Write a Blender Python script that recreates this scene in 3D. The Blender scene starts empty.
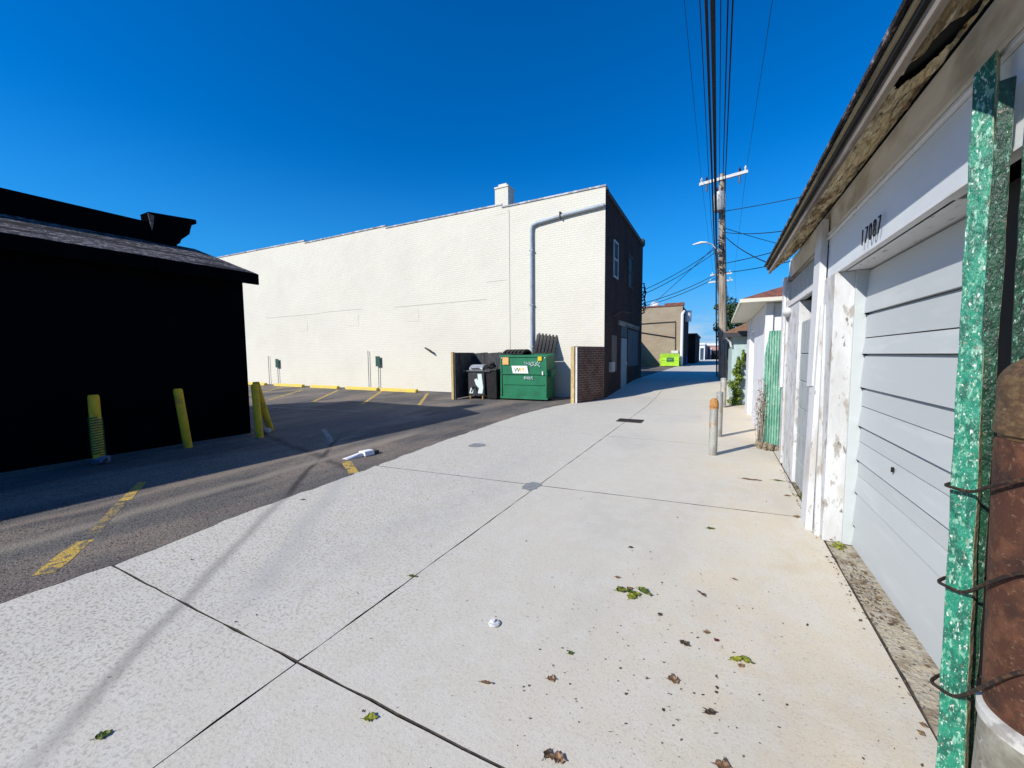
import bpy, bmesh, math, random
from mathutils import Vector, Matrix
random.seed(7)
S = bpy.context.scene
COL = S.collection
R = math.radians

# ------------------------------------------------------------------ camera
F_PX = 393.0; EYE = 1.5; ROLL = R(.45); PITCH = R(4.1305); YAW = R(27.6273)
cam_d = bpy.data.cameras.new('camera'); cam = bpy.data.objects.new('camera', cam_d); COL.objects.link(cam)
fw = Vector((0, math.cos(PITCH), -math.sin(PITCH))); rt = Vector((1, 0, 0)); up = Vector((0, math.sin(PITCH), math.cos(PITCH)))
cr, sr = math.cos(ROLL), math.sin(ROLL)
rt2 = rt*cr - up*sr; up2 = rt*sr + up*cr
rz = Matrix.Rotation(YAW, 3, 'Z')
rt2, up2, fw2 = rz @ rt2, rz @ up2, rz @ fw
m = Matrix((rt2, up2, -fw2)).transposed().to_4x4(); m.translation = (0, 0, EYE)
cam.matrix_world = m
cam_d.sensor_width = 36; cam_d.lens = 36*F_PX/1024; cam_d.clip_start = .02; cam_d.clip_end = 2000
S.camera = cam
S.render.resolution_x, S.render.resolution_y = 1024, 768

# ------------------------------------------------------------------ light
SUN_EL = R(33); SUN_AZ = R(31)            # light travels towards +Y turned 31 degrees to +X
trav = Vector((math.sin(SUN_AZ)*math.cos(SUN_EL), math.cos(SUN_AZ)*math.cos(SUN_EL), -math.sin(SUN_EL)))
W = bpy.data.worlds.new('World'); S.world = W; W.use_nodes = True
nt = W.node_tree; nt.nodes.clear()
sky = nt.nodes.new('ShaderNodeTexSky'); sky.sky_type = 'NISHITA'; sky.sun_disc = False
sky.sun_elevation = SUN_EL
sky.sun_rotation = math.atan2(-trav.x, -trav.y)   # clockwise from +Y
sky.air_density = 1.0; sky.dust_density = .2; sky.ozone_density = 3.0; sky.altitude = 200
hsv = nt.nodes.new('ShaderNodeHueSaturation'); hsv.inputs['Saturation'].default_value = 1.7; hsv.inputs['Hue'].default_value = .511; hsv.inputs['Value'].default_value = 1.32
bg = nt.nodes.new('ShaderNodeBackground'); bg.inputs['Strength'].default_value = .11
wo = nt.nodes.new('ShaderNodeOutputWorld')
nt.links.new(sky.outputs[0], hsv.inputs['Color']); # pale band and thin cloud low over the horizon
tcw = nt.nodes.new('ShaderNodeTexCoord'); spw = nt.nodes.new('ShaderNodeSeparateXYZ'); nt.links.new(tcw.outputs['Generated'], spw.inputs[0])
mrw = nt.nodes.new('ShaderNodeMapRange'); mrw.interpolation_type = 'SMOOTHSTEP'; mrw.inputs[1].default_value = .0; mrw.inputs[2].default_value = .45; mrw.inputs[3].default_value = .85; mrw.inputs[4].default_value = 0; nt.links.new(spw.outputs[2], mrw.inputs[0])
mxw = nt.nodes.new('ShaderNodeMix'); mxw.data_type = 'RGBA'; nt.links.new(mrw.outputs[0], mxw.inputs[0]); nt.links.new(hsv.outputs[0], mxw.inputs[6]); mxw.inputs[7].default_value = (.5, 2.9, 6.6, 1)
mpw = nt.nodes.new('ShaderNodeMapping'); mpw.inputs['Scale'].default_value = (9, 9, 34); nt.links.new(tcw.outputs['Generated'], mpw.inputs[0])
nsw = nt.nodes.new('ShaderNodeTexNoise'); nsw.inputs['Scale'].default_value = 1.3; nsw.inputs['Detail'].default_value = 8; nt.links.new(mpw.outputs[0], nsw.inputs['Vector'])
c1 = nt.nodes.new('ShaderNodeMapRange'); c1.inputs[1].default_value = .42; c1.inputs[2].default_value = .62; nt.links.new(nsw.outputs['Fac'], c1.inputs[0])
c2 = nt.nodes.new('ShaderNodeMapRange'); c2.inputs[1].default_value = .10; c2.inputs[2].default_value = .035; nt.links.new(spw.outputs[2], c2.inputs[0])
c3 = nt.nodes.new('ShaderNodeMath'); c3.operation = 'MULTIPLY'; nt.links.new(c1.outputs[0], c3.inputs[0]); nt.links.new(c2.outputs[0], c3.inputs[1])
mxc = nt.nodes.new('ShaderNodeMix'); mxc.data_type = 'RGBA'; nt.links.new(c3.outputs[0], mxc.inputs[0]); nt.links.new(mxw.outputs[2], mxc.inputs[6]); mxc.inputs[7].default_value = (4.2, 5.4, 6.8, 1)
nt.links.new(mxc.outputs[2], bg.inputs['Color']); nt.links.new(bg.outputs[0], wo.inputs['Surface'])
sl = bpy.data.lights.new('sun', 'SUN'); sl.energy = 5.0; sl.angle = R(.53); sl.color = (1, .95, .865)
so = bpy.data.objects.new('sun', sl); COL.objects.link(so); so.rotation_euler = trav.to_track_quat('-Z', 'Y').to_euler(); so.location = (-10, -10, 20)
S.view_settings.view_transform = 'Standard'; S.view_settings.look = 'None'
S.view_settings.exposure = 0.2; S.view_settings.gamma = 1.0

# ------------------------------------------------------------------ materials
def M(name, base, rough=.8, layers=(), bump=(), metallic=0, spec=.3, brick=None):
    """layers: (colour, scale, lo, hi, amount[, (sx,sy,sz)]) ; bump: (scale, strength, distance[, (sx,sy,sz)])"""
    m = bpy.data.materials.new(name); m.use_nodes = True
    n = m.node_tree.nodes; l = m.node_tree.links
    b = n['Principled BSDF']; b.inputs['Roughness'].default_value = rough; b.inputs['Metallic'].default_value = metallic
    b.inputs['Specular IOR Level'].default_value = spec
    tc = n.new('ShaderNodeTexCoord')
    rgb = n.new('ShaderNodeRGB'); rgb.outputs[0].default_value = (*base, 1); cur = rgb.outputs[0]
    def noise(scale, st, detail=6, rg=.6, off=0):
        mp = n.new('ShaderNodeMapping'); mp.inputs['Scale'].default_value = st; mp.inputs['Location'].default_value = (off, off*1.7, off*.6)
        l.new(tc.outputs['Object'], mp.inputs[0])
        t = n.new('ShaderNodeTexNoise'); t.inputs['Scale'].default_value = scale; t.inputs['Detail'].default_value = detail; t.inputs['Roughness'].default_value = rg
        l.new(mp.outputs[0], t.inputs['Vector']); return t.outputs['Fac']
    bricknode = None
    if brick:
        c2, mort, bw, bh, axis = brick
        sp = n.new('ShaderNodeSeparateXYZ'); l.new(tc.outputs['Object'], sp.inputs[0])
        cb = n.new('ShaderNodeCombineXYZ'); l.new(sp.outputs['X' if axis == 'X' else 'Y'], cb.inputs[0]); l.new(sp.outputs['Z'], cb.inputs[1])
        bk = n.new('ShaderNodeTexBrick'); l.new(cb.outputs[0], bk.inputs['Vector'])
        bk.inputs['Color1'].default_value = (*base, 1); bk.inputs['Color2'].default_value = (*c2, 1); bk.inputs['Mortar'].default_value = (*mort, 1)
        bk.inputs['Scale'].default_value = 1; bk.inputs['Brick Width'].default_value = bw; bk.inputs['Row Height'].default_value = bh
        bk.inputs['Mortar Size'].default_value = .012; bk.inputs['Mortar Smooth'].default_value = .3
        cur = bk.outputs['Color']; bricknode = bk
    for i, L in enumerate(layers):
        col, sc, lo, hi, amt = L[:5]; st = L[5] if len(L) > 5 else (1, 1, 1)
        f = noise(sc, st, off=i*13.7)
        mr = n.new('ShaderNodeMapRange'); mr.inputs[1].default_value = lo; mr.inputs[2].default_value = hi; mr.inputs[4].default_value = amt
        l.new(f, mr.inputs[0])
        fac = mr.outputs[0]
        if len(L) > 6:
            ax, a0, a1 = L[6]
            sp_ = n.new('ShaderNodeSeparateXYZ'); l.new(tc.outputs['Object'], sp_.inputs[0])
            wob = n.new('ShaderNodeMath'); wob.operation = 'MULTIPLY_ADD'; l.new(noise(.9, (1, 1, 1), off=40+i), wob.inputs[0]); wob.inputs[1].default_value = 2.2; l.new(sp_.outputs[ax], wob.inputs[2])
            mk = n.new('ShaderNodeMapRange'); mk.interpolation_type = 'SMOOTHSTEP'; mk.inputs[1].default_value = a0+1.1; mk.inputs[2].default_value = a1+1.1; l.new(wob.outputs[0], mk.inputs[0])
            mu = n.new('ShaderNodeMath'); mu.operation = 'MULTIPLY'; l.new(mr.outputs[0], mu.inputs[0]); l.new(mk.outputs[0], mu.inputs[1]); fac = mu.outputs[0]
        mx = n.new('ShaderNodeMix'); mx.data_type = 'RGBA'
        l.new(fac, mx.inputs[0]); l.new(cur, mx.inputs[6]); mx.inputs[7].default_value = (*col, 1); cur = mx.outputs[2]
    l.new(cur, b.inputs['Base Color'])
    prev = None
    for i, B in enumerate(bump):
        sc, stg, dist = B[:3]; st = B[3] if len(B) > 3 else (1, 1, 1)
        bp = n.new('ShaderNodeBump'); bp.inputs['Strength'].default_value = stg; bp.inputs['Distance'].default_value = dist
        l.new(noise(sc, st, 4, off=3+i*5), bp.inputs['Height'])
        if prev: l.new(prev, bp.inputs['Normal'])
        prev = bp.outputs[0]
    if bricknode:
        bp = n.new('ShaderNodeBump'); bp.inputs['Strength'].default_value = .6; bp.inputs['Distance'].default_value = .006; bp.invert = True
        l.new(bricknode.outputs['Fac'], bp.inputs['Height'])
        if prev: l.new(prev, bp.inputs['Normal'])
        prev = bp.outputs[0]
    if prev: l.new(prev, b.inputs['Normal'])
    return m

C = {}
C['asphalt'] = M('asphalt', (.122, .116, .108), .92,
    [((.25, .20, .155), .55, .44, .56, .85, (1.3, .35, 1)), ((.055, .055, .06), .9, .50, .60, .8, (1.2, .35, 1)), ((.16, .125, .11), 2.3, .52, .62, .6), ((.30, .27, .235), 75, .53, .61, .65), ((.025, .025, .026), 60, .53, .61, .85)],
    [(70, 1, .012), (160, .7, .005)])
C['concrete'] = M('concrete', (.575, .54, .455), .88,
    [((.66, .55, .38), 1.1, .28, .58, .7, (1, .6, 1), ('X', -.9, .9)), ((.50, .40, .25), 1.7, .55, .70, .55, (1, .5, 1), ('X', -.4, .7)), ((.43, .415, .38), .9, .5, .72, .5, (1, .5, 1)),
     ((.62, .60, .55), 7, .45, .6, .35), ((.38, .36, .315), 120, .55, .62, .45),
     ((.27, .25, .21), 62, .52, .60, .72, (.75, 1, 1), ('X', -.6, -3.4)), ((.24, .22, .18), 75, .64, .68, .8, (.8, 1, 1))],
    [(62, .22, .007, (.75, 1, 1)), (170, .35, .002)])
C['joint'] = M('joint_filler', (.085, .072, .06), 1, [((.03, .026, .022), 30, .4, .6, .8)], [(40, .8, .01)])
C['apron'] = M('old_concrete', (.42, .37, .28), .95, [((.20, .145, .09), 5, .50, .62, .8), ((.42, .40, .34), 14, .5, .62, .7), ((.07, .055, .04), 60, .58, .66, .8)], [(25, .9, .02), (90, .7, .006)])
C['whitebrick'] = M('white_painted_brick', (.66, .63, .535), .85, [((.38, .35, .29), 14, .64, .69, .55, (.45, 1, 3)), ((.56, .53, .45), .45, .45, .7, .55), ((.62, .60, .54), 3, .5, .65, .4), ((.50, .47, .40), 9, .66, .74, .5, (.4, 1, 3))],
    [(2.2, .4, .04), (14, .35, .012, (.45, 1, 2.5)), (30, .3, .004)], brick=((.645, .615, .52), (.62, .59, .49), .23, .078, 'X'))
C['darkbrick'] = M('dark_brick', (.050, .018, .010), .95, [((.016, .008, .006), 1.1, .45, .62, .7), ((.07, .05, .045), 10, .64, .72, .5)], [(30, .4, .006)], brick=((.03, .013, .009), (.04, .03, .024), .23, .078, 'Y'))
C['fencebrick'] = M('brown_brick', (.11, .045, .028), .9, [((.07, .035, .025), 3, .45, .62, .7), ((.2, .14, .1), 22, .62, .7, .5)], [(30, .4, .006)], brick=((.11, .05, .035), (.2, .17, .14), .22, .075, 'Y'))
C['tanbrick'] = M('tan_brick', (.36, .285, .19), .9, [((.27, .21, .14), .8, .45, .65, .7, (1, 1, 2)), ((.40, .2, .11), 1.5, .62, .7, .5)], [(20, .4, .01)], brick=((.31, .25, .17), (.30, .27, .22), .3, .1, 'X'))
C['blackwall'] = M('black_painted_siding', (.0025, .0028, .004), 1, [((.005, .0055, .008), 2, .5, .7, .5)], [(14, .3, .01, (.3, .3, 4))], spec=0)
C['shingle'] = M('dark_shingles', (.05, .046, .048), .95, [((.26, .23, .225), 11, .50, .57, .9, (1, 1, 1)), ((.006, .006, .006), 2.6, .52, .57, .95, (1.6, .22, 1)), ((.02, .02, .02), 26, .55, .62, .8)], [(14, 1, .05), (40, .8, .02)])
C['redshingle'] = M('red_brown_shingles', (.20, .075, .055), .9, [((.10, .045, .04), 8, .45, .6, .8), ((.32, .17, .13), 30, .55, .66, .7)], [(20, .8, .01)])
C['brownroof'] = M('brown_roof', (.24, .13, .07), .9, [((.13, .08, .05), 12, .5, .6, .7)], [(20, .6, .01)])
C['siding'] = M('pale_blue_grey_door_paint', (.46, .495, .50), .55, [((.39, .43, .44), 1.2, .48, .7, .5, (1, .4, 1)), ((.36, .38, .38), 45, .70, .75, .6), ((.58, .60, .60), 6, .55, .7, .4, (1, .3, 2))], [(16, .12, .004, (1, .3, 2))])
C['greydoor'] = M('weathered_grey_door', (.34, .37, .38), .8, [((.22, .23, .23), 5, .45, .65, .7, (1, 3, .6)), ((.5, .5, .48), 16, .6, .68, .6)], [(30, .5, .008)])
C['peel'] = M('peeling_white_paint', (.57, .58, .585), .75, [((.43, .43, .42), 3.5, .44, .62, .7, (1, 1, .35)), ((.30, .27, .23), 13, .55, .62, .85, (1, 1, .45)), ((.14, .11, .09), 24, .62, .67, .9, (1, 1, .35)), ((.38, .34, .29), 4.2, .57, .66, .7, (1, 1, .4))], [(16, .7, .01, (1, 1, .4)), (60, .4, .003)])
C['trim'] = M('white_trim_paint', (.60, .61, .62), .6, [((.44, .42, .38), 6, .53, .66, .7, (1, .25, .3)), ((.22, .18, .14), 26, .62, .67, .8, (1, .3, .3))], [(18, .35, .005, (1, .3, 1))])
C['header'] = M('grey_blue_header_paint', (.60, .65, .68), .65, [((.50, .53, .55), 2.2, .45, .65, .6, (1, .4, 1)), ((.6, .61, .6), 8, .55, .68, .4)], [(12, .3, .006, (1, .2, 1))])
C['frieze'] = M('weathered_frieze_board', (.72, .70, .64), .8, [((.46, .41, .33), 3, .48, .6, .8, (1, .5, 1)), ((.50, .49, .46), 7, .55, .68, .6, (1, .4, 1))], [(14, .5, .01, (1, .25, 1))])
C['fascia'] = M('weathered_fascia', (.26, .22, .18), .9, [((.07, .055, .045), 5, .45, .6, .8, (1, .15, 1)), ((.40, .38, .35), 9, .56, .66, .8, (1, .12, 1))], [(22, .8, .012, (1, .12, 1))])
C['soffit'] = M('rotten_soffit', (.60, .49, .30), .95, [((.17, .115, .055), 9, .46, .56, .9, (1, .35, 1)), ((.66, .58, .42), 16, .52, .60, .85, (1, .3, 1)), ((.03, .02, .012), 24, .60, .66, .95, (1, .35, 1))], [(18, 1, .05, (1, .35, 1)), (50, .8, .01)])
C['black'] = M('near_black', (.008, .008, .008), .8)
C['dripedge'] = M('drip_edge_wood', (.30, .25, .15), .8, [((.1, .08, .05), 12, .5, .6, .8, (1, .1, 1))], [(20, .5, .01, (1, .1, 1))])
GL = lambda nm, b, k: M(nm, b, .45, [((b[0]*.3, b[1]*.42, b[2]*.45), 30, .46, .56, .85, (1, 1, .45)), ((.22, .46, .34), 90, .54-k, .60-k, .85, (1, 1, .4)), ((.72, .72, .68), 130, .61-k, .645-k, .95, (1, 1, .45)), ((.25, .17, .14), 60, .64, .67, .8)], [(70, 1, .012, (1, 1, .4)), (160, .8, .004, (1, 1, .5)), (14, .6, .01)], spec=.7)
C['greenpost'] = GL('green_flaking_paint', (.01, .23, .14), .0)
C['greenpost_shaded'] = GL('green_flaking_paint_shaded', (.004, .06, .028), -.06)  # green paint darkened so the back posts carry their shade in the colour
C['rawedge'] = M('pale_worn_edge', (.50, .44, .26), .7, [((.1, .3, .18), 30, .5, .6, .8, (1, 1, .5)), ((.75, .73, .66), 50, .56, .64, .8)], [(40, .9, .01)])
C['greenpanel'] = M('green_corrugated_panel', (.19, .42, .31), .8, [((.46, .58, .50), 40, .5, .62, .8, (1, 1, .4)), ((.05, .22, .15), 6, .45, .6, .6, (2, 2, .4))], [(60, .6, .008)])
C['rust'] = M('rust', (.075, .03, .018), .8, [((.14, .058, .03), 16, .47, .58, .85), ((.03, .016, .014), 7, .5, .64, .8), ((.22, .14, .10), 80, .58, .66, .55), ((.18, .16, .07), 22, .66, .72, .7)], [(28, .7, .006), (90, .6, .002)], metallic=.25, spec=.4)
C['rustcap'] = M('rusty_cap', (.10, .056, .027), .65, [((.20, .13, .06), 40, .44, .62, .7, (1, 1, 2)), ((.06, .035, .022), 18, .5, .64, .8), ((.38, .30, .18), 34, .66, .70, .7, (1, 1, 4))], [(28, .7, .005), (90, .5, .002)], metallic=.3, spec=.5)
C['galv'] = M('galvanised_pipe', (.36, .36, .33), .6, [((.22, .2, .17), 8, .45, .6, .7, (1, 1, .4)), ((.36, .18, .06), 9, .60, .68, .9, (1, 1, .4)), ((.5, .5, .47), 30, .55, .65, .6)], [(40, .4, .004)], metallic=.2)
C['rustorange'] = M('orange_rust', (.42, .21, .07), .8, [((.22, .10, .03), 30, .5, .6, .8)], [(40, .6, .004)])
C['basecon'] = M('grey_pipe_base', (.34, .34, .29), .7, [((.14, .13, .10), 6, .42, .6, .85), ((.6, .6, .57), 12, .58, .68, .8)], [(18, .5, .01), (60, .4, .004)])
C['wire'] = M('black_cable', (.012, .012, .014), .6)
C['rustwire'] = M('rusty_wire', (.02, .014, .012), .7, [((.1, .05, .025), 40, .5, .6, .7)], [(80, .6, .003)])
C['yellow'] = M('yellow_paint', (.72, .42, .015), .7, [((.35, .24, .04), 8, .5, .62, .7, (1, 1, .5)), ((.7, .55, .08), 20, .55, .65, .6)], [(30, .3, .004)])
C['yellowstop'] = M('yellow_stop_paint', (.68, .50, .08), .8, [((.42, .36, .24), 7, .52, .64, .7)], [(20, .4, .01)])
C['line'] = M('worn_yellow_marking', (.40, .29, .08), .92, [((.12, .108, .105), 9, .42, .56, .95), ((.11, .10, .098), 60, .50, .55, .95)], [(70, 1, .010)])
C['line2'] = M('bright_yellow_marking', (.58, .39, .07), .92, [((.13, .115, .11), 12, .50, .58, .95), ((.12, .105, .10), 65, .54, .59, .95)], [(70, 1, .010)])
C['whiteline'] = M('worn_white_marking', (.30, .29, .27), .9, [((.06, .06, .06), 20, .5, .6, .9)], [(120, .6, .004)])
C['dumpgreen'] = M('green_bin_paint', (.0, .155, .065), .6, [((.0, .10, .045), 2.5, .45, .65, .7), ((.03, .24, .13), 9, .60, .70, .5, (1, 1, .4)), ((.16, .09, .05), 28, .70, .74, .8)], [(5, .25, .02), (40, .2, .003)], spec=.5)
C['binblack'] = M('black_plastic', (.012, .012, .012), .5, [((.04, .04, .04), 12, .5, .65, .5)], [(30, .3, .004)])
C['lime'] = M('lime_green_paint', (.40, .70, .04), .5, [((.28, .5, .05), 3, .5, .65, .6)])
C['blue'] = M('blue_plastic', (.02, .06, .35), .5)
C['whitepaint'] = M('white_paint', (.68, .69, .72), .6, [((.56, .56, .57), 3, .5, .68, .5)], [(10, .2, .004)])
C['whitesticker'] = M('white_sticker', (.80, .80, .76), .5)
C['graffiti'] = M('white_graffiti_paint', (.62, .72, .68), .5)
C['stickyellow'] = M('yellow_print', (.80, .48, .02), .5)
C['stickgreen'] = M('dark_green_print', (.03, .13, .05), .5)
C['stickorange'] = M('orange_sticker', (.85, .38, .12), .5, [((.85, .75, .4), 18, .55, .6, .8)])
C['creampost'] = M('cream_post', (.46, .34, .15), .8, [((.36, .24, .12), 12, .5, .62, .7, (1, 1, .3)), ((.7, .62, .45), 20, .55, .65, .7)], [(20, .5, .01)])
C['darkwood'] = M('dark_grey_fence_wood', (.05, .052, .055), .9, [((.11, .105, .10), 9, .5, .62, .7, (4, 1, .4)), ((.02, .02, .022), 4, .5, .6, .7, (4, 1, .4))], [(20, .7, .01, (4, 1, .4))])
C['grillblack'] = M('black_grill_enamel', (.035, .038, .045), .5, [((.14, .15, .16), 6, .55, .66, .6)], [(20, .2, .004)], metallic=.3, spec=.5)
C['steel'] = M('scuffed_steel', (.55, .56, .57), .35, [((.35, .35, .36), 8, .5, .62, .6)], metallic=.6)
C['polewood'] = M('pole_wood', (.33, .28, .22), .95, [((.11, .085, .065), 7, .45, .6, .8, (2, 2, .15)), ((.33, .28, .22), 18, .56, .66, .7, (2, 2, .1))], [(24, .8, .01, (2, 2, .1))])
C['armwhite'] = M('pale_crossarm', (.60, .60, .58), .7, [((.4, .38, .34), 12, .5, .62, .6)])
C['transformer'] = M('transformer_grey', (.34, .36, .37), .5, [((.22, .22, .22), 5, .5, .62, .6)], metallic=.2)
C['insul'] = M('brown_insulator', (.04, .018, .012), .3)
C['pipeblue'] = M('grey_blue_downspout', (.34, .39, .43), .5, [((.25, .28, .31), 5, .5, .62, .6)])
C['leafgreen'] = M('green_leaf', (.055, .085, .012), .6, [((.20, .21, .02), 40, .5, .6, .8), ((.04, .06, .01), 60, .55, .65, .6)])
C['leafbright'] = M('yellow_green_leaf', (.24, .25, .02), .6, [((.08, .11, .012), 40, .46, .56, .85)])
C['leafbrown'] = M('brown_dead_leaf', (.15, .085, .045), .9, [((.34, .22, .13), 90, .5, .6, .8), ((.06, .03, .02), 40, .55, .64, .8)])
C['leafdark'] = M('dark_leaf', (.05, .03, .02), .8, [((.14, .1, .06), 60, .5, .6, .8)])
C['leafred'] = M('dark_red_leaf', (.10, .012, .02), .7)
C['vine'] = M('vine_leaf', (.13, .20, .02), .6, [((.05, .09, .012), 9, .45, .6, .8), ((.26, .28, .03), 16, .56, .66, .7)])
C['treeleaf'] = M('tree_leaf', (.035, .07, .02), .6, [((.08, .11, .02), 4, .5, .62, .8)])
C['bark'] = M('bark', (.09, .07, .05), .95, [((.04, .03, .025), 12, .5, .6, .8)], [(20, .8, .02)])
C['deadstem'] = M('dry_grey_stem', (.36, .32, .26), .95, [((.16, .12, .08), 22, .48, .6, .8)])
C['rubble'] = M('crumbled_concrete', (.28, .22, .15), .95, [((.12, .09, .06), 20, .48, .6, .8), ((.45, .42, .36), 40, .58, .66, .7)], [(30, 1, .02)])
C['iron'] = M('dark_cast_iron', (.05, .045, .04), .7, [((.11, .08, .06), 20, .5, .6, .6)], metallic=.3)
C['patch'] = M('grey_patch_cement', (.22, .23, .23), .9, [((.32, .32, .31), 20, .5, .62, .7)], [(60, .6, .003)])
C['clear'] = M('scuffed_clear_plastic', (.62, .63, .63), .2, [((.35, .36, .36), 60, .5, .6, .7)], spec=.7)
C['paper'] = M('white_paper', (.80, .80, .80), .7, [((.5, .5, .5), 15, .55, .65, .6)])
C['palewall'] = M('pale_blue_green_siding', (.40, .52, .51), .7, [((.30, .40, .40), 4, .5, .62, .6, (1, 1, .4))], [(6, .3, .01, (.2, .2, 5))])
C['soffitwhite'] = M('cream_soffit', (.62, .60, .50), .7)
C['gutter'] = M('dark_gutter', (.04, .042, .05), .5)
C['greyboard'] = M('grey_boarding', (.07, .09, .105), .8, [((.04, .05, .06), 3, .5, .62, .7), ((.2, .23, .24), 12, .6, .68, .5)], [(12, .4, .01)])
C['palemetal'] = M('pale_grey_door', (.22, .27, .30), .6, [((.18, .2, .22), 5, .5, .62, .7), ((.3, .18, .12), 9, .66, .7, .8)])
C['glass'] = M('dark_window_glass', (.008, .009, .012), .5, spec=.15)
C['farwhite'] = M('far_white_wall', (.68, .72, .76), .8, [((.5, .54, .58), .7, .5, .62, .6)])
C['farpink'] = M('far_pinkish_brick', (.42, .24, .22), .9)
C['fardark'] = M('far_dark_blue_door', (.03, .06, .09), .7)
C['lamp'] = M('pale_lamp_housing', (.60, .62, .62), .5)
C['signgreen'] = M('dark_green_sign', (.02, .07, .05), .6, [((.4, .42, .4), 30, .62, .66, .6)])

# ------------------------------------------------------------------ helpers
def gz(Y):
    t = min(max((Y-11.5)/8, 0), 1); z = .36*t*t*(3-2*t)
    if Y > 19.5: z += .12*min((Y-19.5)/60, 1)
    return z

class MB:
    def __init__(s, o=(0, 0, 0)): s.bm = bmesh.new(); s.o = Vector(o)
    def V(s, p): return s.bm.verts.new(Vector(p) - s.o)
    def face(s, *ps):
        return s.bm.faces.new([s.V(p) for p in ps])
    def box(s, x0, y0, z0, x1, y1, z1):
        a = [s.V((x, y, z)) for z in (z0, z1) for y in (y0, y1) for x in (x0, x1)]
        for q in ((0, 2, 3, 1), (4, 5, 7, 6), (0, 1, 5, 4), (2, 6, 7, 3), (0, 4, 6, 2), (1, 3, 7, 5)): s.bm.faces.new([a[i] for i in q])
        return s
    def hexa(s, lo, hi):       # lo, hi: four points each, same winding
        a = [s.V(p) for p in lo]; b = [s.V(p) for p in hi]; n = len(a)
        s.bm.faces.new(a[::-1]); s.bm.faces.new(b)
        for i in range(n): s.bm.faces.new((a[i], a[(i+1) % n], b[(i+1) % n], b[i]))
        return s
    def prism(s, pts, vec):
        v = Vector(vec); return s.hexa([Vector(p) for p in pts], [Vector(p)+v for p in pts])
    def tube(s, pts, r, n=8, caps=True):
        pts = [Vector(p) for p in pts]; rr = r if isinstance(r, (list, tuple)) else [r]*len(pts); rings = []
        ref = None
        for i, p in enumerate(pts):
            d = (pts[min(i+1, len(pts)-1)] - pts[max(i-1, 0)]).normalized()
            if ref is None: ref = d.orthogonal().normalized()
            u = (ref - d*ref.dot(d)).normalized(); ref = u; w = d.cross(u)
            rings.append([s.V(p + (u*math.cos(2*math.pi*k/n) + w*math.sin(2*math.pi*k/n))*rr[i]) for k in range(n)])
        for a, b in zip(rings, rings[1:]):
            for k in range(n): s.bm.faces.new((a[k], a[(k+1) % n], b[(k+1) % n], b[k]))
        if caps: s.bm.faces.new(rings[0][::-1]); s.bm.faces.new(rings[-1])
        return s
    def lathe(s, c, prof, n=32):    # prof: (r, z)
        c = Vector(c); rings = []
        for r_, z in prof:
            rings.append([s.V(c + Vector((r_*math.cos(2*math.pi*k/n), r_*math.sin(2*math.pi*k/n), z))) for k in range(n)])
        for a, b in zip(rings, rings[1:]):
            for k in range(n): s.bm.faces.new((a[k], a[(k+1) % n], b[(k+1) % n], b[k]))
        s.bm.faces.new(rings[0][::-1]); s.bm.faces.new(rings[-1]); return s
    def blob(s, c, r, seed=0, sub=1, j=.25):
        rn = random.Random(seed); g = bmesh.ops.create_icosphere(s.bm, subdivisions=sub, radius=1)
        rx, ry, rz_ = r if isinstance(r, tuple) else (r, r, r)
        for v in g['verts']:
            k = 1 + rn.uniform(-j, j); v.co = Vector((v.co.x*rx*k, v.co.y*ry*k, v.co.z*rz_*k)) + Vector(c) - s.o
        return s
    def leaf(s, c, size, nrm, ang=0, w=.6):
        nrm = Vector(nrm).normalized(); u = nrm.orthogonal().normalized(); u = Matrix.Rotation(ang, 3, nrm) @ u; v = nrm.cross(u); c = Vector(c)
        a = c - u*size*.5; b = c + u*size*.5
        s.face(a, c - v*size*w*.5 - nrm*size*.08, b, c + v*size*w*.5 - nrm*size*.08)
    def build(s, name, mat, parent=None, smooth=False, bevel=0, kind=None, ww=False):
        me = bpy.data.meshes.new(name)
        bmesh.ops.recalc_face_normals(s.bm, faces=s.bm.faces) if not ww else None
        s.bm.to_mesh(me); s.bm.free()
        for mm in (mat if isinstance(mat, (list, tuple)) else [mat]): me.materials.append(mm)
        if smooth:
            for p in me.polygons: p.use_smooth = True
        o = bpy.data.objects.new(name, me); COL.objects.link(o)
        if parent is not None: o.parent = parent
        else: o.location = s.o
        if bevel:
            b = o.modifiers.new('bevel', 'BEVEL'); b.width = bevel; b.segments = 2; b.limit_method = 'ANGLE'
        if smooth:
            try: me.set_sharp_from_angle(angle=R(45))
            except Exception: pass
        if kind: o['kind'] = kind
        return o

def tag(o, label, cat, group=None):
    o['label'] = label; o['category'] = cat
    if group: o['group'] = group
    return o
def thing(name, label, cat, loc, group=None, rot=0):
    o = bpy.data.objects.new(name, None); COL.objects.link(o); o.location = loc; o.rotation_euler = (0, 0, rot); o.empty_display_size = .1
    return tag(o, label, cat, group)
def boxpart(name, mat, parent, o, b, bevel=0):
    return MB(o).box(*b).build(name, mat, parent, bevel=bevel)
def textmesh(name, txt, size, depth, mat, parent, loc, rot, xs=1.0, shear=0, off=0):
    cu = bpy.data.curves.new('t', 'FONT'); cu.body = txt; cu.size = size; cu.extrude = depth; cu.shear = shear; cu.offset = off
    to = bpy.data.objects.new('t', cu); COL.objects.link(to)
    dg = bpy.context.evaluated_depsgraph_get(); me = bpy.data.meshes.new_from_object(to.evaluated_get(dg)); bpy.data.objects.remove(to)
    me.name = name; me.materials.clear(); me.materials.append(mat)
    o = bpy.data.objects.new(name, me); COL.objects.link(o); o.parent = parent; o.location = loc; o.rotation_euler = rot; o.scale = (xs, 1, 1)
    return o

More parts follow.
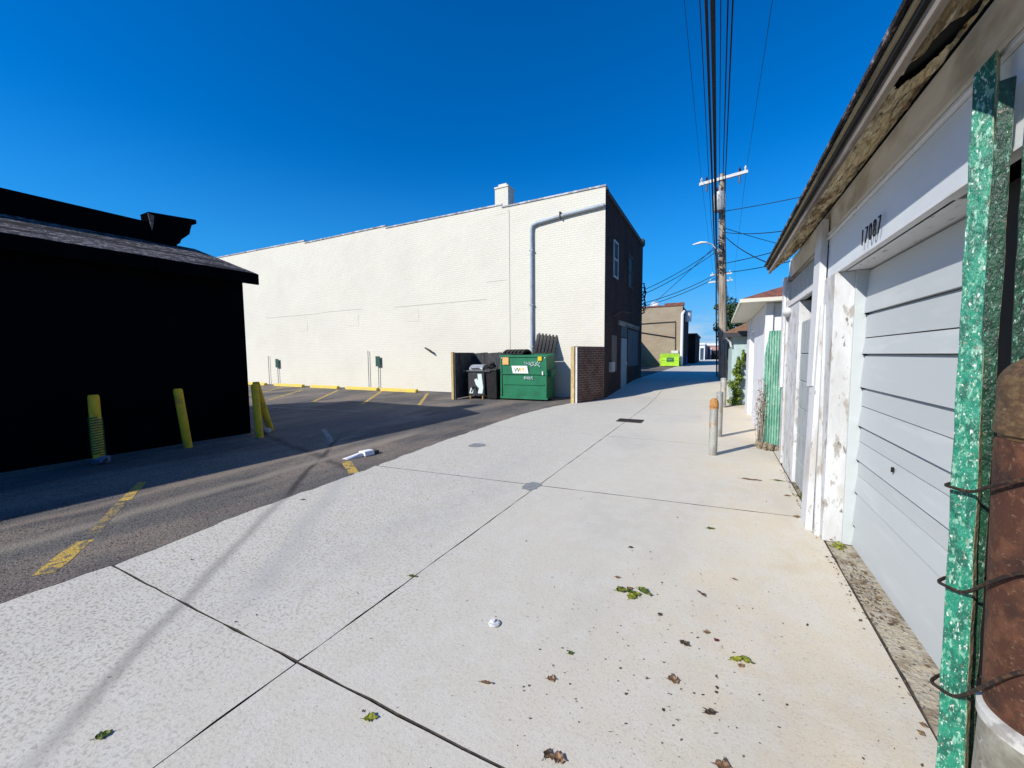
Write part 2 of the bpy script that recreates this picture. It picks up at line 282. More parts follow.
# ------------------------------------------------------------------ ground
ys = [-60, -20] + [x*.5 for x in range(-8, 80)] + [45, 60, 80, 120, 300, 900]
xs = [-900, -200, -60, -30, -16, -8, -4, 0, 4, 20, 80, 300, 900]
b = MB(); grid = [[b.V((x, y, gz(y)-.0105)) for x in xs] for y in ys]
for j in range(len(ys)-1):
    for i in range(len(xs)-1): b.bm.faces.new((grid[j][i], grid[j][i+1], grid[j+1][i+1], grid[j+1][i]))
b.build('ground', C['joint'], kind='structure')

EDGE = [(-6, -3.85), (.6, -3.90), (1.15, -3.87), (2.15, -4.02), (3.9, -4.12), (5.5, -4.27), (7.3, -4.36), (9.2, -4.42), (10.6, -4.28), (11.7, -4.02), (13.2, -3.45), (20.4, -3.36), (90, -3.3)]
def edge(y):
    for (a, p), (c, q) in zip(EDGE, EDGE[1:]):
        if a <= y <= c: return p + (q-p)*(y-a)/(c-a)
    return EDGE[-1][1]
# asphalt lot : from far left to the concrete edge
b = MB(); yy = [-60, -20, -6] + [x*.4 for x in range(-14, 53)] + [24, 30, 40, 60, 90, 200]
rows = []
for i, y in enumerate(yy):
    e = edge(max(min(y, 90), -6)) - .012 + random.uniform(-.012, .012)
    rows.append([b.V((x, y, gz(y)-.006)) for x in (-120, -40, -16, -8, e-.5)] + [b.V((e, y, gz(y)-.008))])
for a, c in zip(rows, rows[1:]):
    for k in range(5): b.bm.faces.new((a[k], a[k+1], c[k+1], c[k]))
b.build('parking_lot_asphalt', C['asphalt'], kind='structure')
# far right ground, behind garages
b = MB(); b.face((1.3, -60, -.004), (120, -60, -.004), (120, 12, -.004), (1.3, 12, -.004)); 
b.build('back_yard_ground', C['apron'], kind='structure')

# concrete slabs with real gaps
JX = -1.80
tj = [-5, -2, 1.13, 4.08, 7.2, 10.4, 13.5, 16.6, 19.8, 23, 26.5, 30, 34, 38, 42, 50, 60, 75, 90]
b = MB(); rn = random.Random(3)
def jit(a=.004): return rn.uniform(-a, a)
JTILT = lambda x, y0: y0 + (.02*(x+1.8) if y0 < 2 else (.10*(x+1.8) if y0 < 5 else 0))
for k in range(len(tj)-1):
    y0, y1 = tj[k], tj[k+1]; n = max(6, int((y1-y0)/.12)) if y0 < 8 else 8
    for side in (0, 1):
        rows = []
        m_ = 16 if y0 < 5 else 6
        for j in range(n+1):
            t = j/n; row = []
            for i in range(m_+1):
                u = i/m_
                ymid = y0+(y1-y0)*t
                if side == 0: xl, xr = edge(max(ymid, -6))+.004, JX-.0045
                else: xl, xr = JX+.0045, .79
                x = xl + (xr-xl)*u
                ya = JTILT(x, y0) + .006; yb = JTILT(x, y1) - .006
                if y0 > 5: ya -= .004; 
                y = ya + (yb-ya)*t
                if i == m_ and side == 0: x += jit()
                if i == 0 and side == 1: x += jit()
                if i == 0 and side == 0: x += jit(.02)
                if j in (0, n): y += jit()
                row.append(b.V((x, y, gz(y))))
            rows.append(row)
        for a, c in zip(rows, rows[1:]):
            for i in range(m_): b.bm.faces.new((a[i], a[i+1], c[i+1], c[i]))
        # skirts
        for row in (rows[0], rows[-1]):
            for i in range(m_):
                p, q = row[i].co, row[i+1].co
                b.face(p-Vector((0, 0, .0015)), q-Vector((0, 0, .0015)), q-Vector((0, 0, .04)), p-Vector((0, 0, .04))).material_index = 1
        for col_ in (0, m_):
            for j in range(n):
                p, q = rows[j][col_].co, rows[j+1][col_].co
                b.face(p-Vector((0, 0, .0015)), q-Vector((0, 0, .0015)), q-Vector((0, 0, .04)), p-Vector((0, 0, .04))).material_index = 1
conc = b.build('alley_pavement', [C['concrete'], C['joint']], kind='structure')
# tyre stain + soft warm wash in the concrete material
def add_streak(mat, p0, p1, w, col, amt):
    n = mat.node_tree.nodes; l = mat.node_tree.links; bs = n['Principled BSDF']
    src = bs.inputs['Base Color'].links[0].from_socket
    tc = n.new('ShaderNodeTexCoord'); d = Vector((p1[0]-p0[0], p1[1]-p0[1], 0)); L = d.length; d.normalize(); nn = Vector((-d.y, d.x, 0))
    def dot(v, off):
        a = n.new('ShaderNodeVectorMath'); a.operation = 'DOT_PRODUCT'; l.new(tc.outputs['Object'], a.inputs[0]); a.inputs[1].default_value = v
        s_ = n.new('ShaderNodeMath'); s_.operation = 'SUBTRACT'; l.new(a.outputs['Value'], s_.inputs[0]); s_.inputs[1].default_value = off; return s_.outputs[0]
    ns = n.new('ShaderNodeTexNoise'); ns.inputs['Scale'].default_value = 1.6; l.new(tc.outputs['Object'], ns.inputs['Vector'])
    ac = dot(nn, nn.dot(Vector((*p0, 0))))
    a2 = n.new('ShaderNodeMath'); a2.operation = 'MULTIPLY_ADD'; l.new(ns.outputs['Fac'], a2.inputs[0]); a2.inputs[1].default_value = w*1.6; l.new(ac, a2.inputs[2])
    a3 = n.new('ShaderNodeMath'); a3.operation = 'SUBTRACT'; l.new(a2.outputs[0], a3.inputs[0]); a3.inputs[1].default_value = w*.8
    ab = n.new('ShaderNodeMath'); ab.operation = 'ABSOLUTE'; l.new(a3.outputs[0], ab.inputs[0])
    mr = n.new('ShaderNodeMapRange'); mr.interpolation_type = 'SMOOTHSTEP'; l.new(ab.outputs[0], mr.inputs[0]); mr.inputs[1].default_value = w; mr.inputs[2].default_value = 0; mr.inputs[3].default_value = 0; mr.inputs[4].default_value = amt
    al = dot(d, d.dot(Vector((*p0, 0))))
    m1 = n.new('ShaderNodeMapRange'); l.new(al, m1.inputs[0]); m1.inputs[1].default_value = 0; m1.inputs[2].default_value = .6
    m2 = n.new('ShaderNodeMapRange'); l.new(al, m2.inputs[0]); m2.inputs[1].default_value = L; m2.inputs[2].default_value = L-.8
    x1 = n.new('ShaderNodeMath'); x1.operation = 'MULTIPLY'; l.new(m1.outputs[0], x1.inputs[0]); l.new(m2.outputs[0], x1.inputs[1])
    x2 = n.new('ShaderNodeMath'); x2.operation = 'MULTIPLY'; l.new(x1.outputs[0], x2.inputs[0]); l.new(mr.outputs[0], x2.inputs[1])
    mx = n.new('ShaderNodeMix'); mx.data_type = 'RGBA'; l.new(x2.outputs[0], mx.inputs[0]); l.new(src, mx.inputs[6]); mx.inputs[7].default_value = (*col, 1)
    l.new(mx.outputs[2], bs.inputs['Base Color'])
add_streak(C['concrete'], (-2.0, .1), (-4.6, 3.1), .08, (.24, .225, .20), .6)
add_streak(C['concrete'], (-2.3, 1.0), (-4.6, 3.9), .16, (.38, .37, .345), .45)
add_streak(C['asphalt'], (-3.9, 2.3), (-6.5, 5.2), .07, (.03, .028, .03), .85)
add_streak(C['asphalt'], (-4.0, 3.5), (-9.5, 4.9), .12, (.03, .028, .03), .6)
add_streak(C['asphalt'], (-4.9, -.6), (-5.3, 6.4), .22, (.30, .26, .205), .7)
add_streak(C['asphalt'], (-5.6, -.2), (-5.7, 6.0), .14, (.27, .22, .17), .6)

# strip of old concrete under the doors
b = MB(); N = 60
pts = [(.80+rn.uniform(-.006, .006), -1.5 + 8*i/N) for i in range(N+1)]
for (x, y), (x2, y2) in zip(pts, pts[1:]):
    b.face((x+.008, y, -.004), (1.3, y, .012), (1.3, y2, .012), (x2+.008, y2, -.004))
    b.face((x+.008, y, -.004), (x2+.008, y2, -.004), (x2+.008, y2, -.04), (x+.008, y, -.04))
b.build('door_apron', C['apron'], kind='structure')
MB().hexa([(.80, 6.4, -.03), (1.8, 6.4, -.03), (1.8, 90, .38), (.80, 90, .38)], [(.80, 6.4, -.002), (1.8, 6.4, -.002), (1.8, 12, .02), (.80, 12, .02)]).build('side_strip_near', C['concrete'], kind='structure')
b = MB(); y = 12.0
while y < 90:
    y2 = y+1.5; b.face((.80, y, gz(y)-.002), (2.2, y, gz(y)-.002), (2.2, y2, gz(y2)-.002), (.80, y2, gz(y2)-.002)); y = y2
b.build('side_strip', C['concrete'], kind='structure')
bpy.data.objects.remove(bpy.data.objects['side_strip_near'])
b = MB(); b.face((.80, 6.4, -.002), (2.2, 6.4, -.002), (2.2, 12, gz(12)-.002), (.80, 12, gz(12)-.002)); b.build('side_yard_concrete', C['concrete'], kind='structure')

# painted markings
def stripe(name, p, q, w, mat):
    b = MB(); p = Vector((*p, 0)); q = Vector((*q, 0)); d = (q-p).normalized(); nn = Vector((-d.y, d.x, 0))*w/2; n = max(2, int((q-p).length/.15)); prev = None
    for i in range(n+1):
        c = p+(q-p)*i/n; e = w*.18
        a_, b_ = c+nn*(1+rn.uniform(-.25, .1)), c-nn*(1+rn.uniform(-.25, .1))
        a_.z = gz(a_.y)-.0044; b_.z = gz(b_.y)-.0044
        if prev: b.face(prev[0], a_, b_, prev[1])
        prev = (a_, b_)
    return b.build(name, mat, kind='structure')
for p, q in [((-17.03, 11.6), (-14.08, 8.26)), ((-15.25, 12.1), (-12.14, 8.62)), ((-12.9, 12.4), (-10.01, 8.81)), ((-10.35, 12.4), (-8.15, 9.36)), ((-19.4, 12.1), (-16.4, 8.8)), ((-21.9, 12.1), (-18.9, 8.8))]:
    stripe('stall_line', p, q, .12, C['line2'])
stripe('painted_dash', (-4.16, .83), (-4.62, 1.15), .13, C['line2'])
stripe('painted_dash', (-4.75, 1.24), (-5.5, 1.66), .09, C['line'])
stripe('painted_dash', (-5.55, 1.70), (-6.2, 2.08), .10, C['line2'])
stripe('painted_dash', (-4.72, 3.83), (-4.12, 3.47), .13, C['line2'])
stripe('painted_line', (-7.3, 5.4), (-6.05, 4.62), .10, C['whiteline'])
stripe('painted_line', (-13.5, 6.9), (-8.6, 7.6), .09, C['whiteline'])

# ------------------------------------------------------------------ white brick building
WY = 13.05; WX = -3.36; FY = 20.2
o = (WX, WY, 0)
wb = thing('brick_building', 'long white painted brick building with chimney and dark brick alley side', 'building', o)
b = MB(o)
top = [(-34, 7.55), (-18.5, 7.30), (-18.49, 7.19), (-13.0, 7.17), (-12.99, 7.08), (-7.2, 7.03), (-7.19, 6.93), (WX, 6.94)]
pts = [(-34, WY, -.1)] + [(x, WY, z) for x, z in top] + [(WX, WY, -.1)]
b.prism(pts, (0, .35, 0)); b.build('front_wall', C['whitebrick'], wb)
b = MB(o)                                                       # coping
for (x0, z0), (x1, z1) in zip(top, top[1:]):
    if x1-x0 > .1: b.hexa([(x0, WY-.035, z0-.005), (x1+.02, WY-.035, z1-.005), (x1+.02, WY+.38, z1-.005), (x0, WY+.38, z0-.005)], [(x0, WY-.035, z0+.045), (x1+.02, WY-.035, z1+.045), (x1+.02, WY+.38, z1+.045), (x0, WY+.38, z0+.045)])
b.build('coping', M('grey_coping_tile', (.30, .30, .31), .7, [((.55, .55, .54), 2.5, .5, .56, .9), ((.12, .1, .1), 6, .58, .62, .8)]), wb)
SX = WX+.034
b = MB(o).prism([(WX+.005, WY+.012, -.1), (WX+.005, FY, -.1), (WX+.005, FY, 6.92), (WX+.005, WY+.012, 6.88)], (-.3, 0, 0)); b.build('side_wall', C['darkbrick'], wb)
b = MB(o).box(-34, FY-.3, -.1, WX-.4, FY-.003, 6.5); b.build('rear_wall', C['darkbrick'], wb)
MB(o).box(-33.9, WY+.4, 6.25, WX-.4, FY-.35, 6.35).build('roof', C['shingle'], wb)
b = MB(o).box(WX-.34, WY+.1, 6.70, WX+.06, FY+.02, 6.86); b.box(WX-.36, FY-.35, 6.76, WX+.09, FY+.06, 7.0); b.build('cornice', C['iron'], wb)
ch = MB(o).box(-7.48, WY-.004, 6.7, -6.93, WY+.5, 7.66).build('chimney', C['whitebrick'], wb)
MB(o).box(-7.495, WY-.03, 7.64, -6.915, WY+.51, 7.70).box(-7.36, WY+.05, 7.70, -7.02, WY+.4, 7.80).build('chimney_cap', C['whitebrick'], ch)
dsp = MB(o); dsp.tube([(WX-.02, WY-.07, 6.33), (-4.6, WY-.07, 6.25), (-5.75, WY-.07, 6.14), (-5.93, WY-.07, 6.08), (-5.97, WY-.07, 5.9), (-5.97, WY-.07, .1)], .062, 10)
dsp = dsp.build('downspout', C['pipeblue'], wb, smooth=True)
for z in (5.2, 3.3, 1.8): MB(o).box(-6.045, WY-.135, z, -5.895, WY-.002, z+.03).build('bracket', C['pipeblue'], dsp)
MB(o).box(-4.9, WY-.15, 6.16, -4.86, WY-.002, 6.36).build('bracket', C['iron'], dsp)
# side openings
def winset(y0, y1, z0, z1, frame, pane, fn='window'):
    f_ = MB(o); x = WX+.006
    for q in ((y0, z0, y1, z0+.07), (y0, z1-.07, y1, z1), (y0, z0+.07, y0+.07, z1-.07), (y1-.07, z0+.07, y1, z1-.07), (y0+.07, (z0+z1)/2-.03, y1-.07, (z0+z1)/2+.03)):
        f_.box(x-.01, q[0], q[1], x+.035, q[2], q[3])
    f_ = f_.build(fn, frame, wb)
    MB(o).box(x+.001, y0+.06, z0+.06, x+.008, y1-.06, z1-.06).build('pane', pane, f_)
winset(14.15, 14.85, 4.25, 5.55, C['transformer'], C['glass'])
winset(16.7, 17.6, 4.3, 5.6, C['iron'], C['glass'])
dr = MB(o).box(WX-.01, 15.55, .2, WX+.035, 16.55, 2.15).build('door', C['palemetal'], wb)
MB(o).box(WX+.035, 16.35, 1.1, WX+.06, 16.45, 1.2).build('handle', C['steel'], dr)
MB(o).box(WX-.01, 15.5, 2.2, WX+.03, 16.6, 2.62).build('transom', C['greyboard'], wb)
MB(o).box(WX-.01, 16.8, 1.0, WX+.03, 19.1, 2.55).build('boarded_window', C['greyboard'], wb)
MB(o).box(WX-.01, 14.0, .9, WX+.03, 14.75, 2.2).build('shutter', M('brown_board', (.14, .11, .09), .9), wb)
MB(o).box(WX-.01, 15.1, 2.62, WX+.05, 19.3, 2.8).build('lintel', C['fascia'], wb)
b = MB(o).box(WX-.01, 13.7, .9, WX+.12, 14.1, 1.25); b.build('meter_box', C['transformer'], wb)
b = MB(o).tube([(WX, 14.3, 2.9), (WX+.25, 14.4, 3.05), (WX+.5, 14.6, 3.0)], .04, 6); b.build('wall_lamp', C['iron'], wb)
b = MB(o)
for k in range(7): b.tube([(WX, FY-.2-.05*k, 4.9-.2*k), (WX+.10+.05*(k % 3), FY-.12, 4.95-.2*k), (WX+.12+.03*(k % 2), FY-.05, 4.55-.17*k), (WX+.02, FY-.02, 4.4-.15*k)], .03, 5)
b.build('service_bracket', C['wire'], wb)
# hairline marks on the white wall
b = MB(o)
for x0, z0, x1, z1 in [(-7.9, 4.3, -6.98, 4.36), (-22, 3.65, -17.5, 3.62), (-17.4, 3.70, -14.6, 3.72), (-12.6, 3.65, -7.9, 3.72)]:
    b.box(x0, WY-.008, z0, x1, WY-.002, z0+.008)
b.box(-6.9, WY-.01, .4, -6.885, WY-.002, 6.8)
b.build('mortar_ridge', M('grimy_mortar', (.38, .36, .31), .9), wb)
for cx, cz in [(-11.6, 3.25), (-15.2, 3.2), (-18.9, 3.1)]:
    MB(o).box(cx-.35, WY-.006, cz-.25, cx+.35, WY-.002, cz+.25).build('patched_brick', C['whitebrick'], wb)
pf = tag(MB((-10.7, WY, 1.7)).tube([(-10.95, WY, 1.85), (-10.8, WY-.15, 1.84), (-10.55, WY-.16, 1.72), (-10.45, WY-.14, 1.62)], [.03, .035, .05, .02], 8).build('outdoor_faucet', C['iron']), 'small dark pipe fitting sticking out of the white brick wall left of the grill', 'faucet')

# low shed behind (its roof edge shades the tan wall)
o = (-7, 32, gz(30))
sh = thing('brick_shed', 'low dark shed hidden between the dark brick corner and the tan wall', 'shed', o)
MB(o).box(-14, 27, .3, -7.6, 39.9, 3.7).build('wall', C['darkbrick'], sh)
MB(o).box(-14.1, 26.9, 3.7, -7.5, 39.9, 3.85).build('roof', C['shingle'], sh)

# ------------------------------------------------------------------ tan brick building, far
o = (-3, 40, gz(40))
tb = thing('brick_building', 'tan brick two storey building standing behind the lime green dumpster', 'building', o)
MB(o).box(-24, 40, 0, -3.0, 48, 6.0).build('wall', C['tanbrick'], tb)
MB(o).box(-3.0, 40.2, 0, -2.97, 48, 5.95).build('side_wall', C['darkbrick'], tb)
MB(o).box(-24, 39.93, 6.0, -4.6, 40.3, 6.12).box(-4.6, 39.93, 6.0, -2.9, 40.5, 6.3).build('coping', C['redshingle'], tb)
MB(o).tube([(-3.02, 39.9, .45), (-3.02, 39.9, 5.2), (-2.9, 40.2, 5.5)], .13, 8).build('downspout', C['whitepaint'], tb)
MB(o).tube([(-8, 39.95, 4.45), (-3.6, 39.95, 4.55), (-3.55, 39.95, 1.0)], .05, 6).build('conduit', C['iron'], tb)
MB(o).tube([(-8, 39.9, 3.9), (-3.6, 39.9, 3.05)], .04, 6).build('cable', C['wire'], tb)
MB(o).box(-3.9, 39.8, 1.6, -3.3, 39.98, 1.85).build('meter_box', C['armwhite'], tb)
MB(o).blob((-5.6, 41, 6.3), (.45, .4, .35), 3, 2, .05).build('roof_vent', C['whitepaint'], tb)
MB(o).tube([(-2.6, 41, 4.6), (-2.6, 41, 5.6)], .3, 12).build('vent_hood', C['lamp'], tb)
o = (-3, 52, gz(52))
fb = thing('brick_building', 'dark lower building beyond the tan brick one', 'building', o)
MB(o).box(-14, 50, 0, -2.35, 62, 3.7).build('wall', C['darkbrick'], fb)
MB(o).box(-14, 49.9, 3.7, -2.2, 62, 3.9).build('roof', C['iron'], fb)
o = (-2.5, 82, gz(80))
fw_ = thing('shop_building', 'far white building closing the view at the alley end', 'building', o)
MB(o).box(-9, 80, .3, -2.15, 86, 3.2).build('wall', C['farwhite'], fw_)
MB(o).box(-9.1, 79.8, 3.2, -2.1, 86, 3.5).build('roof_edge', C['whitepaint'], fw_)
MB(o).box(-2.9, 79.93, .5, -2.35, 80, 2.6).build('door', C['fardark'], fw_)
o = (-1, 90, gz(85))
fp = thing('shop_building', 'far pinkish building with dark garage opening beside the far white one', 'building', o)
MB(o).box(-2.1, 84, .3, 6, 92, 3.1).build('wall', C['farpink'], fp)
MB(o).box(-2.15, 83.8, 3.1, 6.1, 92, 3.5).build('roof_edge', C['farwhite'], fp)
MB(o).box(-1.1, 83.9, .5, 1.3, 84, 2.2).build('garage_opening', C['black'], fp)
MB(o).box(-1.75, 83.9, .5, -1.4, 84, 2.9).build('doorway', C['fardark'], fp)
MB(o).box(-1.3, 83.7, 1.4, -1.1, 83.9, 2.6).build('pillar', C['whitepaint'], fp)

# ------------------------------------------------------------------ black building, left
RY = 4.58; ex = lambda y, x0=-7.95, s=.055: x0 - s*(RY-y)
o = (-8.3, RY, 0)
bk = thing('black_building', 'black painted building with low shingled roof beside the parking lot', 'building', o)
b = MB(o); y0 = -14
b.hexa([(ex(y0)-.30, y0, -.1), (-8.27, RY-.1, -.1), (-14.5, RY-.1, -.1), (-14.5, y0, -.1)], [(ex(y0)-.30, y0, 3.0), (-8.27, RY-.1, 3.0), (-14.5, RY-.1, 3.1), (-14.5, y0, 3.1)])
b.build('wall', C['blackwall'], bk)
b = MB(o); hx = -9.98; hz = 3.83
b.hexa([(ex(y0), y0, 2.98), (ex(RY), RY, 2.98), (hx, RY-.1, hz-.15), (hx-.3, y0, hz-.15)], [(ex(y0), y0, 3.12), (ex(RY), RY, 3.12), (hx, RY-.1, hz), (hx-.3, y0, hz)])
rf = b.build('roof', C['shingle'], bk)
b = MB(o); b.hexa([(ex(y0)+.015, y0, 2.91), (ex(RY)+.015, RY+.02, 2.91), (ex(RY)-.03, RY+.02, 2.91), (ex(y0)-.03, y0, 2.91)], [(ex(y0)+.015, y0, 3.11), (ex(RY)+.015, RY+.02, 3.11), (ex(RY)-.03, RY+.02, 3.11), (ex(y0)-.03, y0, 3.11)])
b.build('fascia', C['blackwall'], rf)
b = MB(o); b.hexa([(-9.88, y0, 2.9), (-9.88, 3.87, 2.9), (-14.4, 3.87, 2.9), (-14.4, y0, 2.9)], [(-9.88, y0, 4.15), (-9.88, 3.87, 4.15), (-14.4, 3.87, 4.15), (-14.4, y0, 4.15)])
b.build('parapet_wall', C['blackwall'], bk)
prof = [(3.74, 3.7), (3.68, 4.33), (4.47, 4.41), (4.48, 4.33), (4.39, 4.28), (4.36, 4.18), (4.34, 4.08), (4.26, 4.0), (4.19, 3.93), (4.16, 3.85), (4.11, 3.81), (4.09, 3.7)]
MB(o).prism([(-9.83, y, z) for y, z in prof], (-.35, 0, 0)).build('cornice_return', C['blackwall'], bk)
MB(o).prism([(-9.82, 3.66, 4.3), (-9.82, 3.76, 4.27), (-9.82, 3.74, 4.12), (-9.82, 3.71, 3.98)], (.012, 0, 0)).build('lit_facet', C['fascia'], bk)  # paler sliver painting the sunlit left facet of the cornice

# ------------------------------------------------------------------ yellow posts & wheel stops
def ypost(x, y, tx, ty, h, lab, wrap=False):
    p = thing('safety_post', lab, 'bollard', (x, y, 0), 'yellow posts along the black wall')
    b = MB((x, y, 0)); b.tube([(x, y, -.02), (tx, ty, h-.03), (tx, ty, h)], [.062, .062, .05], 16); b.build('pipe', C['yellow'], p, smooth=True)
    if wrap:
        b = MB((x, y, 0)); q = []
        for k in range(240):
            t = k/239; a = t*15*2*math.pi; z = .12+t*.55; q.append((x+(tx-x)*z/h+.070*math.cos(a), y+(ty-y)*z/h+.070*math.sin(a), z))
        b.tube(q, .011, 5); b.build('wrapping', C['stickgreen'], p)
        MB((x, y, 0)).blob((x+.05, y-.0, .06), (.10, .10, .07), 5, 1, .45).build('rag', M('pale_blue_rag', (.14, .20, .27), .9, [((.03, .05, .08), 14, .48, .58, .9)], [(20, 1, .03)]), p)
ypost(-7.88, 2.18, -7.86, 2.17, .99, 'yellow post wrapped in dark green cord with a pale blue rag at its foot', True)
ypost(-7.91, 3.27, -7.86, 3.16, 1.0, 'plain yellow post halfway along the black wall')
ypost(-7.65, 4.30, -7.68, 4.27, 1.0, 'upright yellow post at the right corner of the black wall')
ypost(-8.18, 4.82, -7.95, 4.45, 1.03, 'leaning yellow post just behind the upright corner post')
tag(MB((-7.85, 4.55, 0)).blob((-7.85, 4.55, .06), (.09, .08, .07), 9, 1, .3).build('rubble_stone', C['galv']), 'white stone between the two yellow posts at the black wall corner', 'stone')
stops = [(-23.3, 'leftmost yellow wheel stop, half hidden behind the leaning yellow post'), (-20.0, 'yellow wheel stop in front of the two small posts far left on the white wall'), (-17.05, 'yellow wheel stop third from the grill, between the two pairs of wall posts'), (-14.25, 'yellow wheel stop under the pair of wall posts nearest the grill'), (-12.05, 'yellow wheel stop nearest the grill enclosure')]
stops = [(-22.5, 2.0, stops[0][1]), (-19.5, 2.3, stops[1][1]), (-16.75, 1.95, stops[2][1]), (-14.22, 2.0, stops[3][1]), (-12.0, 2.0, stops[4][1])]
for x, w, lab in stops:
    o = (x, 12.55, gz(12.55)); b = MB(o); z = gz(12.5)
    b.prism([(x-w/2, 12.44, z-.01), (x-w/2, 12.46, z+.11), (x-w/2, 12.60, z+.13), (x-w/2, 12.66, z-.01)], (w, 0, 0))
    tag(b.build('wheel_stop', C['yellowstop'], bevel=.015), lab, 'wheel stop', 'yellow wheel stops along the white wall')
# sign posts by the wall
def wpost(x, h, sign, lab):
    o = (x, 12.98, gz(12.98)); t = thing('sign_post', lab, 'sign', o, 'thin posts in front of the white wall')
    MB(o).tube([(x, 12.98, 0), (x, 12.98, h)], .018, 6).build('pole', C['transformer'], t)
    if sign: MB(o).box(x-.13, 12.945, h-.46, x+.13, 12.96, h).build('sign_plate', C['signgreen'], t, bevel=.004)
wpost(-21.9, 1.6, False, 'thin bare post left of the farther small wall sign')
wpost(-21.1, 1.42, True, 'small dark parking sign on a thin post, farther left on the white wall')
wpost(-14.25, 1.78, False, 'thin bare post left of the nearer small wall sign')
wpost(-13.62, 1.52, True, 'small dark parking sign on a thin post, nearer the grill')

# ------------------------------------------------------------------ dumpster enclosure
o = (-8.07, 11.1, 0)
le = thing('enclosure_fence', 'left panel and dark back boards of the dumpster enclosure behind the grill', 'fence', o)
MB(o).box(-8.16, 11.06, 0, -8.07, 11.15, 1.64).build('post', C['creampost'], le)
MB(o).box(-8.02, 11.06, 0, -7.98, 11.13, 1.60).build('edge_post', C['darkwood'], le)
MB(o).box(-8.10, 11.15, .03, -8.05, 12.35, 1.62).build('side_panel', C['darkwood'], le)
b = MB(o)
for k in range(12): b.box(-8.06+k*.147, 12.36, .03, -8.06+k*.147+.141, 12.39+.004*(k % 3), 1.60+.008*(k % 4))
b.build('back_panel', C['darkwood'], le)
o = (-3.9, 11.75, 0)
re_ = thing('brick_wall', 'low brown brick enclosure wall right of the green dumpster', 'wall', o)
d = Vector((.5, 1.25, 0)).normalized(); nn = Vector((d.y, -d.x, 0))*.09; a = Vector((-3.93, 11.78, -.03)); e = Vector((-3.42, 13.0, -.03))
b = MB(o); b.hexa([a-nn, a+nn, e+nn, e-nn], [p+Vector((0, 0, 1.80)) for p in (a-nn, a+nn, e+nn, e-nn)]); b.build('wall', C['fencebrick'], re_)
c = a - d*.1; b = MB(o); b.hexa([c-nn*1.1, c+nn*.3, a+nn*.3-d*.005, a-nn*1.1-d*.005], [p+Vector((0, 0, 1.80)) for p in (c-nn*1.1, c+nn*.3, a+nn*.3-d*.005, a-nn*1.1-d*.005)]); b.build('end_post', C['creampost'], re_)
c2 = a - d*.04; b = MB(o); b.hexa([c2+nn*.4, c2+nn*1.05, a+nn*1.05-d*.004, a+nn*.4-d*.004], [p+Vector((0, 0, 1.78)) for p in (c2+nn*.4, c2+nn*1.05, a+nn*1.05-d*.004, a+nn*.4-d*.004)]); b.build('corner_strip', C['armwhite'], re_)

# green dumpster
def dumpster(loc, rot, w, dp, h, body, lid, lab, open_lid=True, name='dumpster'):
    t = thing(name, lab, 'dumpster', loc, None, rot)
    b = MB(); fr = .0
    b.hexa([(0, 0, .06), (w, 0, .06), (w, dp*.92, .06), (0, dp*.92, .06)], [(0, -.02, h-.06), (w, -.02, h-.06), (w, dp, h+.02), (0, dp, h+.02)])
    bd = b.build('body', body, t, bevel=.012)
    b = MB(); b.box(-.03, -.05, h-.09, w+.03, -.02, h-.02); b.box(-.03, -.05, .58*h-.02, w+.03, -.012, .58*h+.012); b.box(-.02, -.03, .05, w+.02, .0, .12)
    for x in (.0, w-.06): b.box(x, -.04, .12, x+.05, -.005, h-.1)
    b.box(.09, -.03, .34*h, w-.09, -.012, .36*h)
    b.build('rib', body, t)
    for s in (-1, 1):
        b = MB(); x = -.10 if s < 0 else w+.01
        b.box(x, .15, .52*h, x+.09, dp*.8, .66*h); b.build('fork_pocket', body, t)
    for x in (.1, w-.2):
        for y in (.1, dp-.25): MB().tube([(x, y, .05), (x+.09, y, .05)], .055, 10).build('wheel', C['binblack'], t)
    def lidmesh(x0, x1, ang, zoff):
        b = MB(); n = 12
        for i in range(n):
            xa = x0+(x1-x0)*i/n; xb = x0+(x1-x0)*(i+1)/n; hh = .06 if i % 2 else .0
            segs = 5; pr = []
            for k in range(segs+1):
                s_ = k/segs; y = dp-.02 - s_*(dp); bul = .10*math.sin(s_*math.pi) if not ang else .03*math.sin(s_*math.pi)
                z = bul
                # rotate about hinge y=dp
                yy_, zz_ = y-dp, z
                ca, sa = math.cos(ang), math.sin(ang)
                pr.append((dp + yy_*ca + zz_*sa, zoff - yy_*sa + zz_*ca))
            for (ya, za), (yb, zb) in zip(pr, pr[1:]):
                b.hexa([(xa, ya, za+hh), (xb, ya, za+hh), (xb, yb, zb+hh), (xa, yb, zb+hh)], [(xa, ya, za-.02), (xb, ya, za-.02), (xb, yb, zb-.02), (xa, yb, zb-.02)])
        return b.build('lid', lid, t)
    lidmesh(.02, w*.49, 0, h+.02); lidmesh(w*.51, w-.02, R(120) if open_lid else 0, h+.02)
    return t, bd
dl = (-6.56, 11.72, 0); dw = 1.66; dh = 1.54
dt, body = dumpster(dl, R(4), dw, .86, dh, C['dumpgreen'], C['binblack'], 'dark green dumpster with ribbed black lids, one thrown open, beside the brick wall')
def sticker(pts, mat, name='sticker', par=None, y=-.055):
    b = MB(); b.prism([(x, y, z) for x, z in pts], (0, .012, 0)); o_ = b.build(name, mat, par if par else dt); return o_
sticker([(.42, 1.16), (.98, 1.16), (1.03, .91), (.47, .91)], C['whitesticker'])
textmesh('lettering', 'W', .21, .002, C['stickgreen'], dt, (.51, -.058, .955), (R(90), 0, 0), 1.0, .1)
textmesh('lettering', 'M', .21, .002, C['stickyellow'], dt, (.71, -.058, .955), (R(90), 0, 0), 1.15, -.1)
sticker([(.09, 1.44), (.31, 1.44), (.31, 1.20), (.09, 1.20)], C['stickorange'])
